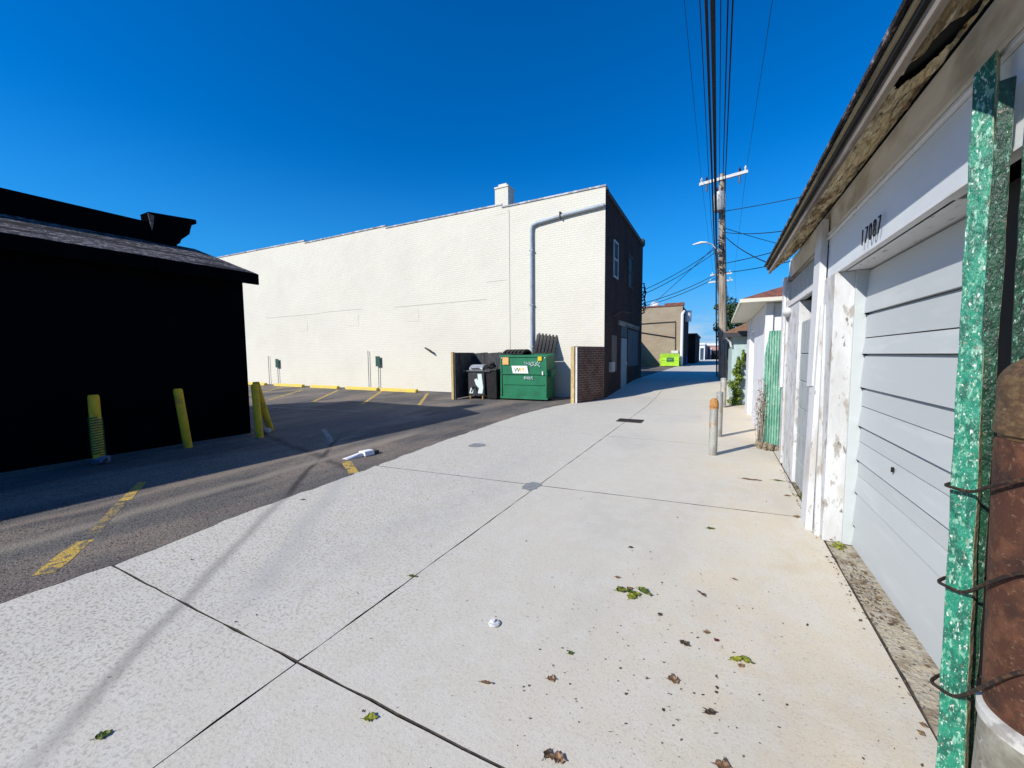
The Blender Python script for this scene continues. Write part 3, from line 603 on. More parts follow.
sticker([(1.36, 1.46), (1.49, 1.46), (1.49, 1.33), (1.36, 1.33)], C['stickyellow'])
for x in (.04, 1.58): sticker([(x, 1.44), (x+.03, 1.44), (x+.03, 1.41), (x, 1.41)], C['whitesticker'], 'reflector')
sticker([(1.50, .98), (1.54, .98), (1.54, .86), (1.50, .86)], C['whitesticker'], 'reflector')
b = MB(); rg = random.Random(12)
def scribble(b, x0, z0, w, h, n, y=-.03):
    pts_ = []
    for k in range(n):
        t = k/(n-1); pts_.append((x0+t*w+.02*math.sin(k*2.3), y, z0+h*.5+h*.5*math.sin(k*1.9+rg.random())))
    b.tube(pts_, .011, 4)
scribble(b, .86, 1.20, .58, .11, 22); b.build('graffiti', C['graffiti'], dt); b = MB(); scribble(b, 1.05, 1.13, .35, .08, 10); b.build('graffiti', C['graffiti'], dt)
b = MB(); scribble(b, .86, .70, .32, .12, 20, -.035); b.build('graffiti', C['graffiti'], dt)

# grill
gx, gy = -7.72, 11.45
gt = thing('barbecue_grill', 'old black barbecue grill cart with pale lid and white graffiti in the enclosure', 'grill', (gx, gy, 0), None, R(6))
MB().box(0, 0, .14, .62, .5, .94).build('cabinet', C['grillblack'], gt, bevel=.01)
MB().box(-.20, -.03, .94, .86, .5, 1.0).build('side_shelf', C['grillblack'], gt, bevel=.008)
b = MB(); b.prism([(0.03, .02, 1.0), (.03, .02, 1.08), (.03, .14, 1.18), (.03, .38, 1.2), (.03, .48, 1.1), (.03, .48, 1.0)], (.52, 0, 0)); b.build('grill_lid', C['steel'], gt, bevel=.01)
MB().tube([(.12, -.02, 1.07), (.46, -.02, 1.07)], .012, 6).build('handle', C['binblack'], gt)
for x in (.05, .53): MB().tube([(x, .06, .0), (x, .06, .14)], .03, 8).build('caster', C['rustorange'], gt)
for x in (.05, .53): MB().tube([(x, .44, .0), (x, .44, .14)], .03, 8).build('caster', C['rustorange'], gt)
b = MB(); b.prism([(.37, -.008, .88), (.52, -.008, .88), (.54, -.008, .70), (.58, -.008, .40), (.54, -.008, .2), (.36, -.008, .2), (.42, -.008, .38), (.30, -.008, .5), (.24, -.008, .68), (.33, -.008, .72), (.38, -.008, .66)], (0, .005, 0)); b.build('graffiti', C['graffiti'], gt); b = MB()
b.prism([(.04, -.008, .2), (.18, -.008, .2), (.2, -.008, .34), (.1, -.008, .4)], (0, .005, 0)); b.build('graffiti', C['graffiti'], gt)
b = MB(); b.tube([(.12, -.016, .24), (.2, -.016, .45), (.14, -.016, .44), (.3, -.016, .42), (.36, -.016, .2)], .018, 4); b.build('graffiti_outline', C['binblack'], gt)
tag(MB((-6.9, 11.7, 1)).blob((-6.95, 11.75, 1.17), (.18, .14, .13), 21, 2, .25).build('grill_cover', C['binblack']), 'crumpled dark cover bundle lying at the right end of the grill shelf', 'cover')
bn = thing('wheeled_bin', 'dark bin hidden in shade between the grill and the green dumpster', 'bin', (-6.98, 11.75, 0))
MB((-6.98, 11.75, 0)).hexa([(-7.03, 11.6, .03), (-6.68, 11.62, .03), (-6.68, 12.1, .03), (-7.03, 12.1, .03)], [(-7.06, 11.55, .98), (-6.65, 11.55, .98), (-6.65, 12.15, .98), (-7.06, 12.15, .98)]).build('body', C['binblack'], bn)
MB((-6.98, 11.75, 0)).box(-7.09, 11.52, .98, -6.63, 12.18, 1.04).build('lid', C['binblack'], bn, bevel=.01)
MB((-6.98, 11.75, 0)).tube([(-7.0, 12.12, .08), (-6.7, 12.12, .08)], .08, 10).build('wheel', C['binblack'], bn)

# lime dumpster and blue can, far
lt, _ = dumpster((-4.72, 38.6, gz(38.6)), R(3), 1.6, .95, 1.02, C['lime'], C['lime'], 'lime green dumpster with a dark lettered panel standing before the tan brick wall', False)
b = MB(); b.prism([(.55, -.06, .82), (1.15, -.06, .82), (1.15, -.06, .45), (.55, -.06, .45)], (0, .01, 0)); pn = b.build('sign_panel', C['stickgreen'], lt)
b = MB(); scribble(b, .62, .56, .45, .16, 9, -.07); b.build('lettering', C['graffiti'], pn)
bt = thing('trash_can', 'blue trash can in shade right of the lime dumpster', 'bin', (-3.1, 45, gz(45)))
MB((0, 0, 0)).tube([(0, 0, 0), (0, 0, .75)], [.22, .28], 12).build('body', C['blue'], bt)
MB((0, 0, 0)).tube([(0, 0, .75), (0, 0, .9)], [.29, .1], 12).build('lid', C['blue'], bt)

# ------------------------------------------------------------------ garage row (right)
GX = .80; o = (GX, 3, 0)
ga = thing('garage_building', 'weathered pale garage with peeling paint and rotten eave numbered 17087', 'garage', o)
def bp(name, mat, bx, bevel=.003, par=None): return boxpart(name, C[mat], par or ga, o, bx, bevel)
NE, FE = -1.5, 6.45
D1a, D1b = 2.30, 3.86; D2a, D2b = 4.62, 5.48
# header boards
bp('header_board', 'header', (GX, NE, 2.13, GX+.04, 4.22, 2.44))
bp('header_board', 'greydoor', (GX+.012, 4.42, 2.10, GX+.05, 6.4, 2.42))
b = MB(o); b.prism([(GX-.006, y_, z_) for y_, z_ in ((NE, 2.13), (NE, 2.118), (4.22, 2.118), (4.22, 2.13))], (.05, 0, 0)); b.build('header_lip', C['trim'], ga)
bp('header_underside', 'trim', (GX+.03, D1a, 2.118, GX+.20, D1b, 2.15))
bp('trim_moulding', 'trim', (GX-.018, NE, 2.445, GX+.03, 4.22, 2.463))
bp('trim_moulding', 'black', (GX-.002, NE, 2.464, GX+.03, 4.22, 2.476))
bp('trim_moulding', 'frieze', (GX-.012, NE, 2.477, GX+.03, 4.22, 2.50))
bp('trim_moulding', 'fascia', (GX-.018, 4.42, 2.425, GX+.03, 6.4, 2.45))
bp('trim_moulding', 'trim', (GX-.014, 4.42, 2.10, GX+.012, 6.4, 2.155))
bp('frieze_board', 'frieze', (GX+.005, NE, 2.46, GX+.045, 6.4, 2.70))
# wall behind
bp('wall', 'black', (GX+.25, NE, 0, GX+.3, FE-.02, 2.7))
bp('end_wall', 'siding', (GX+.02, FE-.04, 0, 6.5, FE, 2.75))
# piers, and one black panel painting a dark gap
pier = bp('pier', 'peel', (GX-.02, D1b, .0, GX+.24, 4.24, 2.117), .006)
bp('door_jamb', 'siding', (GX+.10, D1b-.03, .01, GX+.24, D1b-.002, 2.115), .003)
bp('pier', 'peel', (GX-.005, 4.24, .0, GX+.2, D2a, 2.097), .006)
bp('pier', 'peel', (GX, D2b, .0, GX+.18, 6.24, 2.095), .006)
bp('corner_board', 'peel', (GX-.02, 6.26, .03, GX+.15, FE, 2.5), .006)
bp('corner_board', 'trim', (GX-.05, 6.32, 1.05, GX-.022, FE+.01, 2.5), .003)
bp('pier', 'black', (GX+.12, .6, .0, GX+.24, D1a-.003, 2.112), .004)  # not a pier: black panel painting in the dark void behind the posts
# long vertical boards beside pier
b = MB(o); b.hexa([(GX-.075, 4.20, 1.22), (GX-.075, 4.42, 1.20), (GX-.02, 4.42, 1.20), (GX-.02, 4.20, 1.22)], [(GX-.05, 4.22, 2.62), (GX-.05, 4.46, 2.62), (GX-.005, 4.46, 2.62), (GX-.005, 4.22, 2.62)]); b.build('cover_board', C['trim'], ga)
b = MB(o); b.hexa([(GX-.10, 4.05, .0), (GX-.09, 4.32, .0), (GX-.03, 4.32, .0), (GX-.05, 4.05, .0)], [(GX-.045, 4.16, 1.9), (GX-.045, 4.40, 1.9), (GX-.022, 4.40, 1.9), (GX-.022, 4.16, 1.9)]); b.build('cover_board', C['trim'], ga)
b = MB(o); b.hexa([(GX-.055, 3.95, .0), (GX-.05, 4.02, .0), (GX-.02, 4.02, .0), (GX-.02, 3.95, .0)], [(GX-.03, 4.11, 1.9), (GX-.03, 4.14, 1.9), (GX-.02, 4.14, 1.9), (GX-.02, 4.11, 1.9)]); b.build('cover_board', C['peel'], ga)
# doors : lapped boards
def lapped(y0, y1, x, zs, mat, top):
    dr_ = thing('x', '', '', (0, 0, 0)); bpy.data.objects.remove(dr_)
    b = MB(o)
    for z0, z1 in zip(zs, zs[1:]+[top]):
        thick = (z0 in THICK); s_ = .030 if thick else .008
        b.prism([(x-s_*.25, y0, z0+.003), (x, y0, z1-(.012 if True else 0)), (x+.04, y0, z1-.012), (x+.04, y0, z0+.003)][::-1] if False else [(x-(.016 if (thick and x > GX+.1) else .0015), y0, z0+.004), (x, y0, z1-(.014 if round(z1, 3) in THICK or z1 == top else .0035)), (x+.012, y0, z1-.001), (x+.05, y0, z1-.001), (x+.05, y0, z0+.004)], (0, y1-y0, 0))
    return b.build('garage_door', C[mat], ga)
zs1 = [.02, .18, .44, .575, .69, .83, .95, 1.10, 1.24, 1.49, 1.61, 1.79]
THICK = {.18, .44, .69, .95, 1.24, 1.49, 1.79, .02}
THICK = {round(v, 3) for v in THICK}
gd1 = lapped(D1a, D1b-.03, GX+.17, zs1, 'siding', 2.11)
for z in (.18, .44, .69, .95, 1.24, 1.49, 1.79): MB(o).box(GX+.155, D1b-.065, z-.008, GX+.175, D1b-.045, z+.012).build('corner_clip', C['black'], gd1)
boxpart('backing', C['black'], gd1, o, (GX+.215, D1a, .0, GX+.23, D1b, 2.1))
MB(o).box(GX+.145, 3.12, .78, GX+.158, 3.13, .81).build('lock', C['black'], gd1)
THICK = {.3, .6, .9, 1.2, 1.5, 1.8}
gd2 = lapped(D2a, D2b, GX+.03, [.02, .3, .6, .9, 1.2, 1.5], 'greydoor', 1.86)
boxpart('transom', C['black'], gd2, o, (GX+.14, 4.6, 1.80, GX+.16, 5.5, 2.09))  # black sheet painting the shadow in the recess under the header
MB(o).blob((GX-.03, 6.15, 2.03), (.06, .13, .06), 2, 2, .08).build('beam_end', C['trim'], ga, smooth=True)
# soffit : rough sheet with a torn hole, rising from fascia to wall
FX, FZ0, FZ1 = .55, 2.525, 2.632
b = MB(o); HY = 2.12; ny, nx = 420, 24; rs = random.Random(5); verts = []
from mathutils import noise as mn
def soffpt(i, j):
    y = -1.5 + (6.1+1.5)*i/ny; u = j/nx; x = FX+.02 + (GX+.015-FX-.02)*u; z = FZ0+.02 + (2.735-FZ0-.02)*u
    d_ = mn.noise(Vector((x*9, y*4, z*3)))*.030 + mn.noise(Vector((x*30, y*12, 0)))*.018 + mn.noise(Vector((x*70, y*22, 4)))*.008
    return Vector((x, y, z + (d_ if 0 < j < nx else 0)))
vv = [[b.V(soffpt(i, j)) for j in range(nx+1)] for i in range(ny+1)]
for i in range(ny):
    for j in range(nx):
        c_ = soffpt(i, j); hy = (c_.y-HY)/.17; hu = (j/nx-.5)/.42
        if hy*hy+hu*hu+.35*mn.noise(Vector((c_.x*18, c_.y*14, 2))) < 1: continue
        if c_.y > 2.8 and mn.noise(Vector((c_.x*7, c_.y*5, 7))) > .62: continue
        b.bm.faces.new((vv[i][j], vv[i+1][j], vv[i+1][j+1], vv[i][j+1]))
b.build('soffit', C['soffit'], ga)
b = MB(o); b.hexa([(FX+.03, NE, FZ0+.07), (GX+.2, NE, 2.885), (GX+.2, 6.05, 2.885), (FX+.03, 6.05, FZ0+.07)], [(FX+.03, NE, FZ0+.085), (GX+.2, NE, 2.90), (GX+.2, 6.05, 2.90), (FX+.03, 6.05, FZ0+.085)]); b.build('roof_deck', C['black'], ga)  # deck coloured black to paint the darkness inside the torn hole
# fascia layers
bp('fascia_board', 'fascia', (FX, NE, FZ0, FX+.025, 6.1, FZ1-.03), .003)
bp('fascia_lip', 'fascia', (FX-.003, NE, FZ0-.005, FX+.008, 6.1, FZ0+.004), .002)
bp('drip_edge', 'black', (FX-.018, NE, FZ1-.060, FX-.001, 6.12, FZ1-.036), .002)
bp('drip_edge', 'dripedge', (FX-.030, NE, FZ1-.034, FX-.001, 6.12, FZ1-.016), .002)
# roof
b = MB(o); b.hexa([(FX-.048, NE, FZ1-.014), (FX-.048, 6.14, FZ1-.014), (3.6, 6.14, 4.95), (3.6, NE, 4.95)], [(FX-.05, NE, FZ1+.006), (FX-.05, 6.14, FZ1+.006), (3.6, 6.14, 5.0), (3.6, NE, 5.0)])
b.hexa([(3.6, NE, 4.95), (3.6, 6.14, 4.95), (6.8, 6.14, 2.55), (6.8, NE, 2.55)], [(3.6, NE, 5.0), (3.6, 6.14, 5.0), (6.8, 6.14, 2.6), (6.8, NE, 2.6)]); b.build('roof', C['shingle'], ga)
b = MB(o); b.face((GX+.1, FE-.02, 2.7), (6.5, FE-.02, 2.7), (3.6, FE-.02, 4.7)); b.build('gable', C['siding'], ga)
bp('far_wall', 'black', (6.4, NE, 0, 6.5, FE-.05, 2.72))
bp('near_wall', 'black', (GX+.05, NE, 0, 6.4, NE+.05, 2.72))
# numerals, painted wrought digits standing on the board
nx0 = GX-.020
for i, c_ in enumerate('17087'):
    y = 3.27 - i*.072
    textmesh('house_numeral', c_, .15, .003, C['black'], ga, (nx0-o[0], y-o[1], 2.165-o[2]), (R(90), 0, R(-90)), .72, 0, -.004)

# weeds and crumbs along the strip
def tuft(x, y, r, n, mat, seed, lab):
    o_ = (x, y, 0); b = MB(o_); rn_ = random.Random(seed)
    for k in range(n):
        a_ = rn_.uniform(0, 6.28); rr = r*rn_.random(); z = r*rn_.uniform(.1, .9)*(1-rr/r*.5)
        b.leaf((x+rr*math.cos(a_), y+rr*math.sin(a_), z), r*rn_.uniform(.35, .6), (math.cos(a_)*.6, math.sin(a_)*.6, 1), rn_.uniform(0, 6.28))
    tag(b.build('weed', mat), lab, 'weed', 'weeds along the garage foot')
tuft(.865, 3.78, .055, 60, C['leafbright'], 1, 'green weed tuft at the foot of the peeling pier')
tuft(.83, 4.95, .06, 60, C['leafgreen'], 2, 'green weed tuft before the farther grey garage door')
tuft(.85, 3.90, .05, 30, C['leafbrown'], 4, 'brown dead weed at the foot of the cover boards')
b = MB(); rl = random.Random(9)
for k in range(1100):
    y = rl.choice([rl.uniform(1.9, 6.3), rl.gauss(3.15, .25), rl.gauss(5.3, .4)]); x = rl.uniform(.80, .93) if rl.random() < .7 else rl.uniform(.74, .82)
    z = .006 + (x-.8)*.03; s_ = rl.uniform(.003, .011) if rl.random() < .85 else rl.uniform(.01, .02)
    b.leaf((x, y, max(z, .004)+s_*.2), s_*1.6, (rl.gauss(0, .6), rl.gauss(0, .6), 1), rl.uniform(0, 6.28), .6)
b.build('leaf_crumbs', M('leaf_crumb', (.10, .065, .035), .95, [((.2, .14, .08), 60, .5, .6, .8), ((.03, .02, .015), 40, .5, .6, .8)]), kind='stuff')['label'] = 'brown leaf crumbs in the gap along the garage foot'

# ------------------------------------------------------------------ green posts, rusty bollard, wires
def plank(name, base, topp, w, th, lab, mat, cut=.05, wd=(.92, -.38), nd=(.38, .92)):
    base, topp = Vector(base), Vector(topp); ax = (topp-base); wv0 = Vector((*wd, 0)).normalized()*w/2; nv = Vector((*nd, 0)).normalized()*th/2
    o_ = tuple(base); b = MB(o_); n = 26; rings = []; rp = random.Random(int(base.x*1000))
    for k in range(n+1):
        wv = wv0*(1-.26*k/n); c_ = base+ax*k/n; j_ = rp.uniform(-.002, .002)
        L_ = c_ - wv + Vector((j_, 0, 0)); R_ = c_ + wv + Vector((rp.uniform(-.002, .002), 0, 0))
        if k == n: L_ += Vector((0, 0, -cut))
        rings.append([b.V(L_-nv), b.V(R_-nv), b.V(R_+nv), b.V(L_+nv)])
    for a_, c_ in zip(rings, rings[1:]):
        for k in range(4):
            f_ = b.bm.faces.new((a_[k], a_[(k+1) % 4], c_[(k+1) % 4], c_[k])); f_.material_index = 1 if k == 1 else 0
    b.bm.faces.new(rings[0][::-1]); b.bm.faces.new(rings[-1])
    return tag(b.build(name, [mat, C['rawedge']], bevel=.003), lab, 'post', 'green flaking posts by the garage door')
plank('painted_post', (.768, 1.85, -.02), (.752, 1.92, 2.46), .068, .04, 'tallest flaking green wooden post, wired in front of the rusty bollard', C['greenpost'], .05, (.82, -.57), (.57, .82))
plank('painted_post', (.835, 1.95, -.01), (.763, 1.83, 2.33), .046, .03, 'second flaking green post, in shade behind the tallest one', C['greenpost_shaded'], .0)
plank('painted_post', (.90, 1.90, -.01), (.785, 1.745, 2.16), .04, .03, 'third green post, shortest, against the right edge above the rusty cap', C['greenpost_shaded'], .0)
bx, by, br = .915, 1.665, .15
rb = thing('rusty_bollard', 'thick rusty steel bollard with domed cap, tied to the green posts with wire', 'bollard', (bx, by, 0))
cc = (bx, by, 0)
MB(cc).lathe(cc, [(br*1.12, 0), (br*1.12, .02), (br*1.05, .30), (br*1.03, .375)], 48).build('base', C['basecon'], rb, smooth=True)
MB(cc).lathe(cc, [(br*1.02, .376), (br*1.07, .38), (br*1.07, .41), (br*1.02, .415)], 48).build('base_ring', M('chalky_ring', (.50, .50, .48), .8, [((.25, .24, .22), 14, .5, .6, .8)], [(40, .6, .004)]), rb, smooth=True)
MB(cc).lathe(cc, [(br*.99, .426), (br, .44), (br, 1.235), (br*.985, 1.245), (br*.94, 1.25)], 64).build('pipe', C['rust'], rb, smooth=True)
pr = [(br*.95, 1.251), (br*.95, 1.262), (br*1.01, 1.265), (br*1.02, 1.28), (br*1.01, 1.295), (br*.995, 1.30), (br*.99, 1.41)] + [(br*.99*math.cos(t), 1.41+.10*math.sin(t)) for t in [R(a_) for a_ in range(8, 89, 8)]] + [(.004, 1.511)]
MB(cc).lathe(cc, pr, 64).build('cap', C['rustcap'], rb, smooth=True)
rb.rotation_euler = (0, R(-1.3), 0)
def loop(z, dz, lab, sag, rise=.1):
    L = Vector((.765, 1.85, 0)); wv = Vector((.92, -.38, 0)).normalized(); nv = Vector((.38, .92, 0)).normalized()
    p = [L-wv*.052+nv*.02, L-wv*.058-nv*.012, L-wv*.045-nv*.028, L-nv*.034]
    c0 = Vector((bx, by, 0))
    for k in range(9):
        a_ = R(188) + R(195)*k/8; p.append(c0+Vector((math.cos(a_), math.sin(a_), 0))*(br+.024)+Vector((-.0227*z, 0, 0)))
    p += [c0+Vector((br+.01, .05, 0)), c0+Vector((.09, .16, 0)), L+nv*.13+wv*.06, L+nv*.07-wv*.03]
    n = len(p); q = []
    for i, v in enumerate(p):
        x_ = (v-L).dot(wv); q.append(Vector((v.x, v.y, z + dz*max(0, x_)/.3 + rise*(max(0, -(v-L).dot(nv)-.03)/.26)**1.6 - sag*math.exp(-((x_-.03)/.06)**2))))
    # smooth closed
    out = []
    for i in range(n):
        a_, b_, c_, d_ = q[i-1], q[i], q[(i+1) % n], q[(i+2) % n]
        for t in (0, .25, .5, .75):
            out.append(.5*((2*b_)+(-a_+c_)*t+(2*a_-5*b_+4*c_-d_)*t*t+(-a_+3*b_-3*c_+d_)*t**3))
    out.append(out[0])
    tag(MB(tuple(q[0])).tube(out, .0055, 6).build('tie_wire', C['rustwire'], smooth=True), lab, 'wire', 'wire loops round the green post and rusty bollard')
loop(1.045, .02, 'upper black wire loop round the green post and rusty bollard', .004, .12)
loop(.70, .05, 'middle black wire loop round the green post and rusty bollard', .004, .21)
loop(.33, .10, 'lowest black wire loop, at the pale ring of the rusty bollard', .006, .29)

# ------------------------------------------------------------------ grey bollards in the alley
def bollard(x, y, h, r_, lab, rust=False):
    z0 = gz(y); o_ = (x, y, z0); t = thing('pipe_bollard', lab, 'bollard', o_, 'grey pipe bollards along the right of the alley')
    MB(o_).lathe(o_, [(r_, -.02), (r_, h-.02), (r_*.96, h-.005), (r_*.7, h+.02), (r_*.05, h+.03)], 24).build('pipe', C['galv'], t, smooth=True)
    if rust:
        MB(o_).lathe(o_, [(r_*.6, h-.1), (r_*1.06, h-.095), (r_*1.06, h-.02), (r_*.9, h+.03), (r_*.5, h+.055), (.003, h+.06)], 24).build('cap', C['rustorange'], t, smooth=True)
    else:
        MB(o_).lathe(o_, [(r_*1.0, h-.015), (r_*1.03, h-.01), (r_*1.02, h+.015), (.004, h+.02)], 24).build('cap', C['transformer'], t, smooth=True)
bollard(-.03, 6.5, .79, .058, 'grey pipe bollard with rusty orange cap, nearest of three', True)
bollard(.05, 8.0, .80, .055, 'plain grey pipe bollard just behind the rusty capped one')
bollard(.16, 12.4, .80, .075, 'farthest pale grey pipe bollard, near the leafy vine')

# ------------------------------------------------------------------ green corrugated panel
o = (.8, 7.35, 0)
b = MB(o); rows = []; n = 44
for k in range(n+1):
    u = k/n; x = .66+u*.36; yy_ = 7.42 - .12*u + .012*math.cos(k*1.57)
    zt = 1.86 if u > .16 else 1.45+.41*(u/.16)
    rows.append((b.V((x, yy_, .06)), b.V((x, yy_+.02, zt*.5)), b.V((x, yy_+.05, zt))))
for a_, c_ in zip(rows, rows[1:]):
    b.bm.faces.new((a_[0], c_[0], c_[1], a_[1])); b.bm.faces.new((a_[1], c_[1], c_[2], a_[2]))
gp = b.build('corrugated_panel', C['greenpanel']); sm = gp.modifiers.new('s', 'SOLIDIFY'); sm.thickness = .006
tag(gp, 'flaking green corrugated sheet leaning between the two white garages', 'panel')
b = MB((.7, 7.3, 0)); rr = random.Random(4)
for k in range(40): b.blob((rr.uniform(.60, .98), 7.36-.2*rr.random()-.15*0, rr.uniform(.0, .07)), rr.uniform(.02, .055), k, 1, .35)
tag(b.build('broken_footing', C['rubble']), 'crumbled concrete footing under the green corrugated sheet', 'footing')
b = MB((.66, 7.3, 0))
for k in range(26):
    x, y = .62+rr.uniform(-.03, .05), 7.42+rr.uniform(-.05, .05); h_ = rr.uniform(.4, 1.15)
    b.tube([(x, y, 0), (x+rr.gauss(0, .02), y, h_*.5), (x+rr.gauss(0, .04), y+rr.gauss(0, .03), h_)], [.006, .004, .002], 4)
    for j in range(9): b.leaf((x+rr.gauss(0, .04), y+rr.gauss(0, .03), rr.uniform(.45, 1)*h_), rr.uniform(.02, .05), (rr.gauss(0, 1), rr.gauss(0, 1), rr.gauss(0, 1)), 0)
tag(b.build('dry_weed', C['deadstem']), 'dry grey weed stalks left of the green corrugated sheet', 'weed')

# ------------------------------------------------------------------ second garage (white, red-brown hip roof)
o = (.7, 7.9, 0)
g2 = thing('garage_building', 'small white garage with red brown hip roof behind the corrugated sheet', 'garage', o)
def b2(name, mat, bx_, par=None, bev=.003): return boxpart(name, C[mat], par or g2, o, bx_, bev)
b2('pier', 'whitepaint', (.70, 7.9, 0, .95, 10.2, 2.34)); b2('pier', 'whitepaint', (.68, 11.3, 0, .95, 12.3, 2.34)); b2('header', 'whitepaint', (.702, 10.2, 2.02, .95, 11.3, 2.34))
gdd = b2('garage_door', 'whitepaint', (.84, 10.2, .01, .88, 11.3, 2.02))
b = MB(o); z = .03
while z < 2.3:
    b.prism([(.951, 7.878, z), (.951, 7.894, z+.145), (.951, 7.92, z+.145), (.951, 7.92, z)], (5.0, 0, 0)); z += .15
b.build('siding', C['whitepaint'], g2)
b2('corner_board', 'whitepaint', (.69, 7.86, .0, .80, 7.897, 2.34)); b2('gable_board', 'greyboard', (.98, 7.87, 2.02, 5.9, 7.876, 2.33))
bx_ = (.951, 7.93, 0, 5.9, 12.3, 2.32); b2('wall', 'whitepaint', bx_)
b = MB(o); ez = 2.36; X0, X1, Y0, Y1 = .31, 6.4, 7.6, 12.6
pk0, pk1 = (3.3, 9.6, 3.4), (3.3, 10.6, 3.4)
for q in (((X0, Y0, ez), (X0, Y1, ez), pk1, pk0), ((X0, Y0, ez), pk0, (X1, Y0, ez)), ((X1, Y0, ez), pk0, pk1, (X1, Y1, ez)), ((X0, Y1, ez), (X1, Y1, ez), pk1)): b.face(*[(p_[0], p_[1], p_[2]+.045) for p_ in q])
r2 = b.build('roof', C['redshingle'], g2); s2 = r2.modifiers.new('s', 'SOLIDIFY'); s2.thickness = .02; s2.offset = 1
MB(o).box(X0+.02, Y0+.02, ez-.012, X1-.02, Y1-.02, ez+.01).build('soffit', C['soffitwhite'], g2)
b = MB(o); b.box(X0-.012, Y0-.012, ez-.015, X0+.012, Y1, ez+.045); b.box(X0+.012, Y0-.012, ez-.015, X1, Y0+.012, ez+.045); b.build('fascia', C['soffitwhite'], g2)
# third garage
o = (.35, 13.2, gz(13))
g3 = thing('shed', 'pale blue green shed with brown roof and dark gutter behind the vine', 'shed', o)
MB(o).box(.36, 13.1, 0, 5, 17.5, 2.02).build('wall', C['palewall'], g3)
b = MB(o); b.hexa([(.16, 12.85, 2.08), (5.2, 12.85, 2.08), (5.2, 17.8, 2.08), (.16, 17.8, 2.08)], [(.16, 12.85, 2.12), (5.2, 12.85, 2.12), (4, 15.3, 2.9), (1.6, 15.3, 2.9)]); b.build('roof', C['brownroof'], g3)
MB(o).box(.13, 12.82, 1.98, 5.2, 12.92, 2.10).box(.13, 12.92, 1.98, .20, 17.8, 2.10).build('gutter', C['gutter'], g3)
MB(o).tube([(.18, 12.9, 1.98), (.30, 13.0, 1.85), (.34, 13.05, 1.7)], .03, 8).build('downspout', C['whitepaint'], g3)
MB(o).box(.60, 13.08, 1.3, .70, 13.10, 1.5).build('vent', C['greyboard'], g3)

# ------------------------------------------------------------------ plants
def foliage(b, centers, n, size, seed, flat=1.0):
    rn_ = random.Random(seed)
    for k in range(n):
        c_, r_ = rn_.choice(centers)
        v = Vector((rn_.gauss(0, 1), rn_.gauss(0, 1), rn_.gauss(0, 1))).normalized()*(rn_.random()**.4)
        p_ = Vector(c_) + Vector((v.x*r_[0], v.y*r_[1], v.z*r_[2]))
        b.leaf(p_, size*rn_.uniform(.6, 1.4), (v.x+rn_.gauss(0, .5), v.y+rn_.gauss(0, .5), v.z+rn_.gauss(.3, .5)), rn_.uniform(0, 6.28), .65)
rv = random.Random(31)
o = (.42, 12.9, gz(12.9)); vn = thing('climbing_vine', 'yellow green leafy vine climbing the pale blue green shed', 'vine', o)
cs = [((.46+rv.gauss(0, .05)+.10*(z/1.5), 12.92+rv.gauss(0, .04), .05+z), (.15*(1.05-z/1.75), .12, .12)) for z in [i*.085 for i in range(18)]]
b = MB(o); foliage(b, cs, 1500, .065, 3); b.build('leaves', C['vine'], vn)
MB(o).tube([(.46, 13.0, 0), (.50, 13.05, .7), (.56, 13.06, 1.3)], [.02, .015, .006], 6).build('stem', C['bark'], vn)

def tree(x, y, h, cr_, n, lab, seed, leaf=.16):
    z0 = gz(y); o_ = (x, y, z0); rn_ = random.Random(seed); t = thing('tree', lab, 'tree', o_)
    b = MB(o_); b.tube([(x, y, z0-.1), (x+.05, y, z0+h*.3), (x+.1, y, z0+h*.6)], [.16, .12, .07], 8); cs_ = []
    for k in range(9):
        a_ = rn_.uniform(0, 6.28); e_ = Vector((x+math.cos(a_)*cr_*.7, y+math.sin(a_)*cr_*.7, z0+h*rn_.uniform(.35, .92)))
        b.tube([(x+.05, y, z0+h*rn_.uniform(.2, .5)), tuple((Vector((x, y, z0+h*.5))+e_)/2), tuple(e_)], [.06, .04, .012], 5)
        cs_.append((tuple(e_), (cr_*.45, cr_*.45, h*.13)))
    for k in range(6): cs_.append(((x+rn_.gauss(0, cr_*.3), y+rn_.gauss(0, cr_*.3), z0+h*rn_.uniform(.3, .85)), (cr_*.4, cr_*.4, h*.14)))
    b.build('trunk', C['bark'], t); b = MB(o_); foliage(b, cs_, n, leaf, seed+1); b.build('crown', C['treeleaf'], t)
tree(1.05, 22.5, 4.3, 1.2, 4600, 'dark green bushy tree right of the utility pole, behind the sheds', 41)
tree(.75, 20.2, 1.9, .42, 1500, 'low dark shrub tree at the foot of the bushy tree', 47, .12)
b = MB((.5, 21, gz(21)))
for k in range(8): b.box(.42+k*.13, 20.9, gz(21), .42+k*.13+.11, 20.94, gz(21)+1.35+.03*(k % 3))
tag(b.build('wooden_fence', C['creampost']), 'short weathered wooden fence beneath the bushy tree', 'fence')

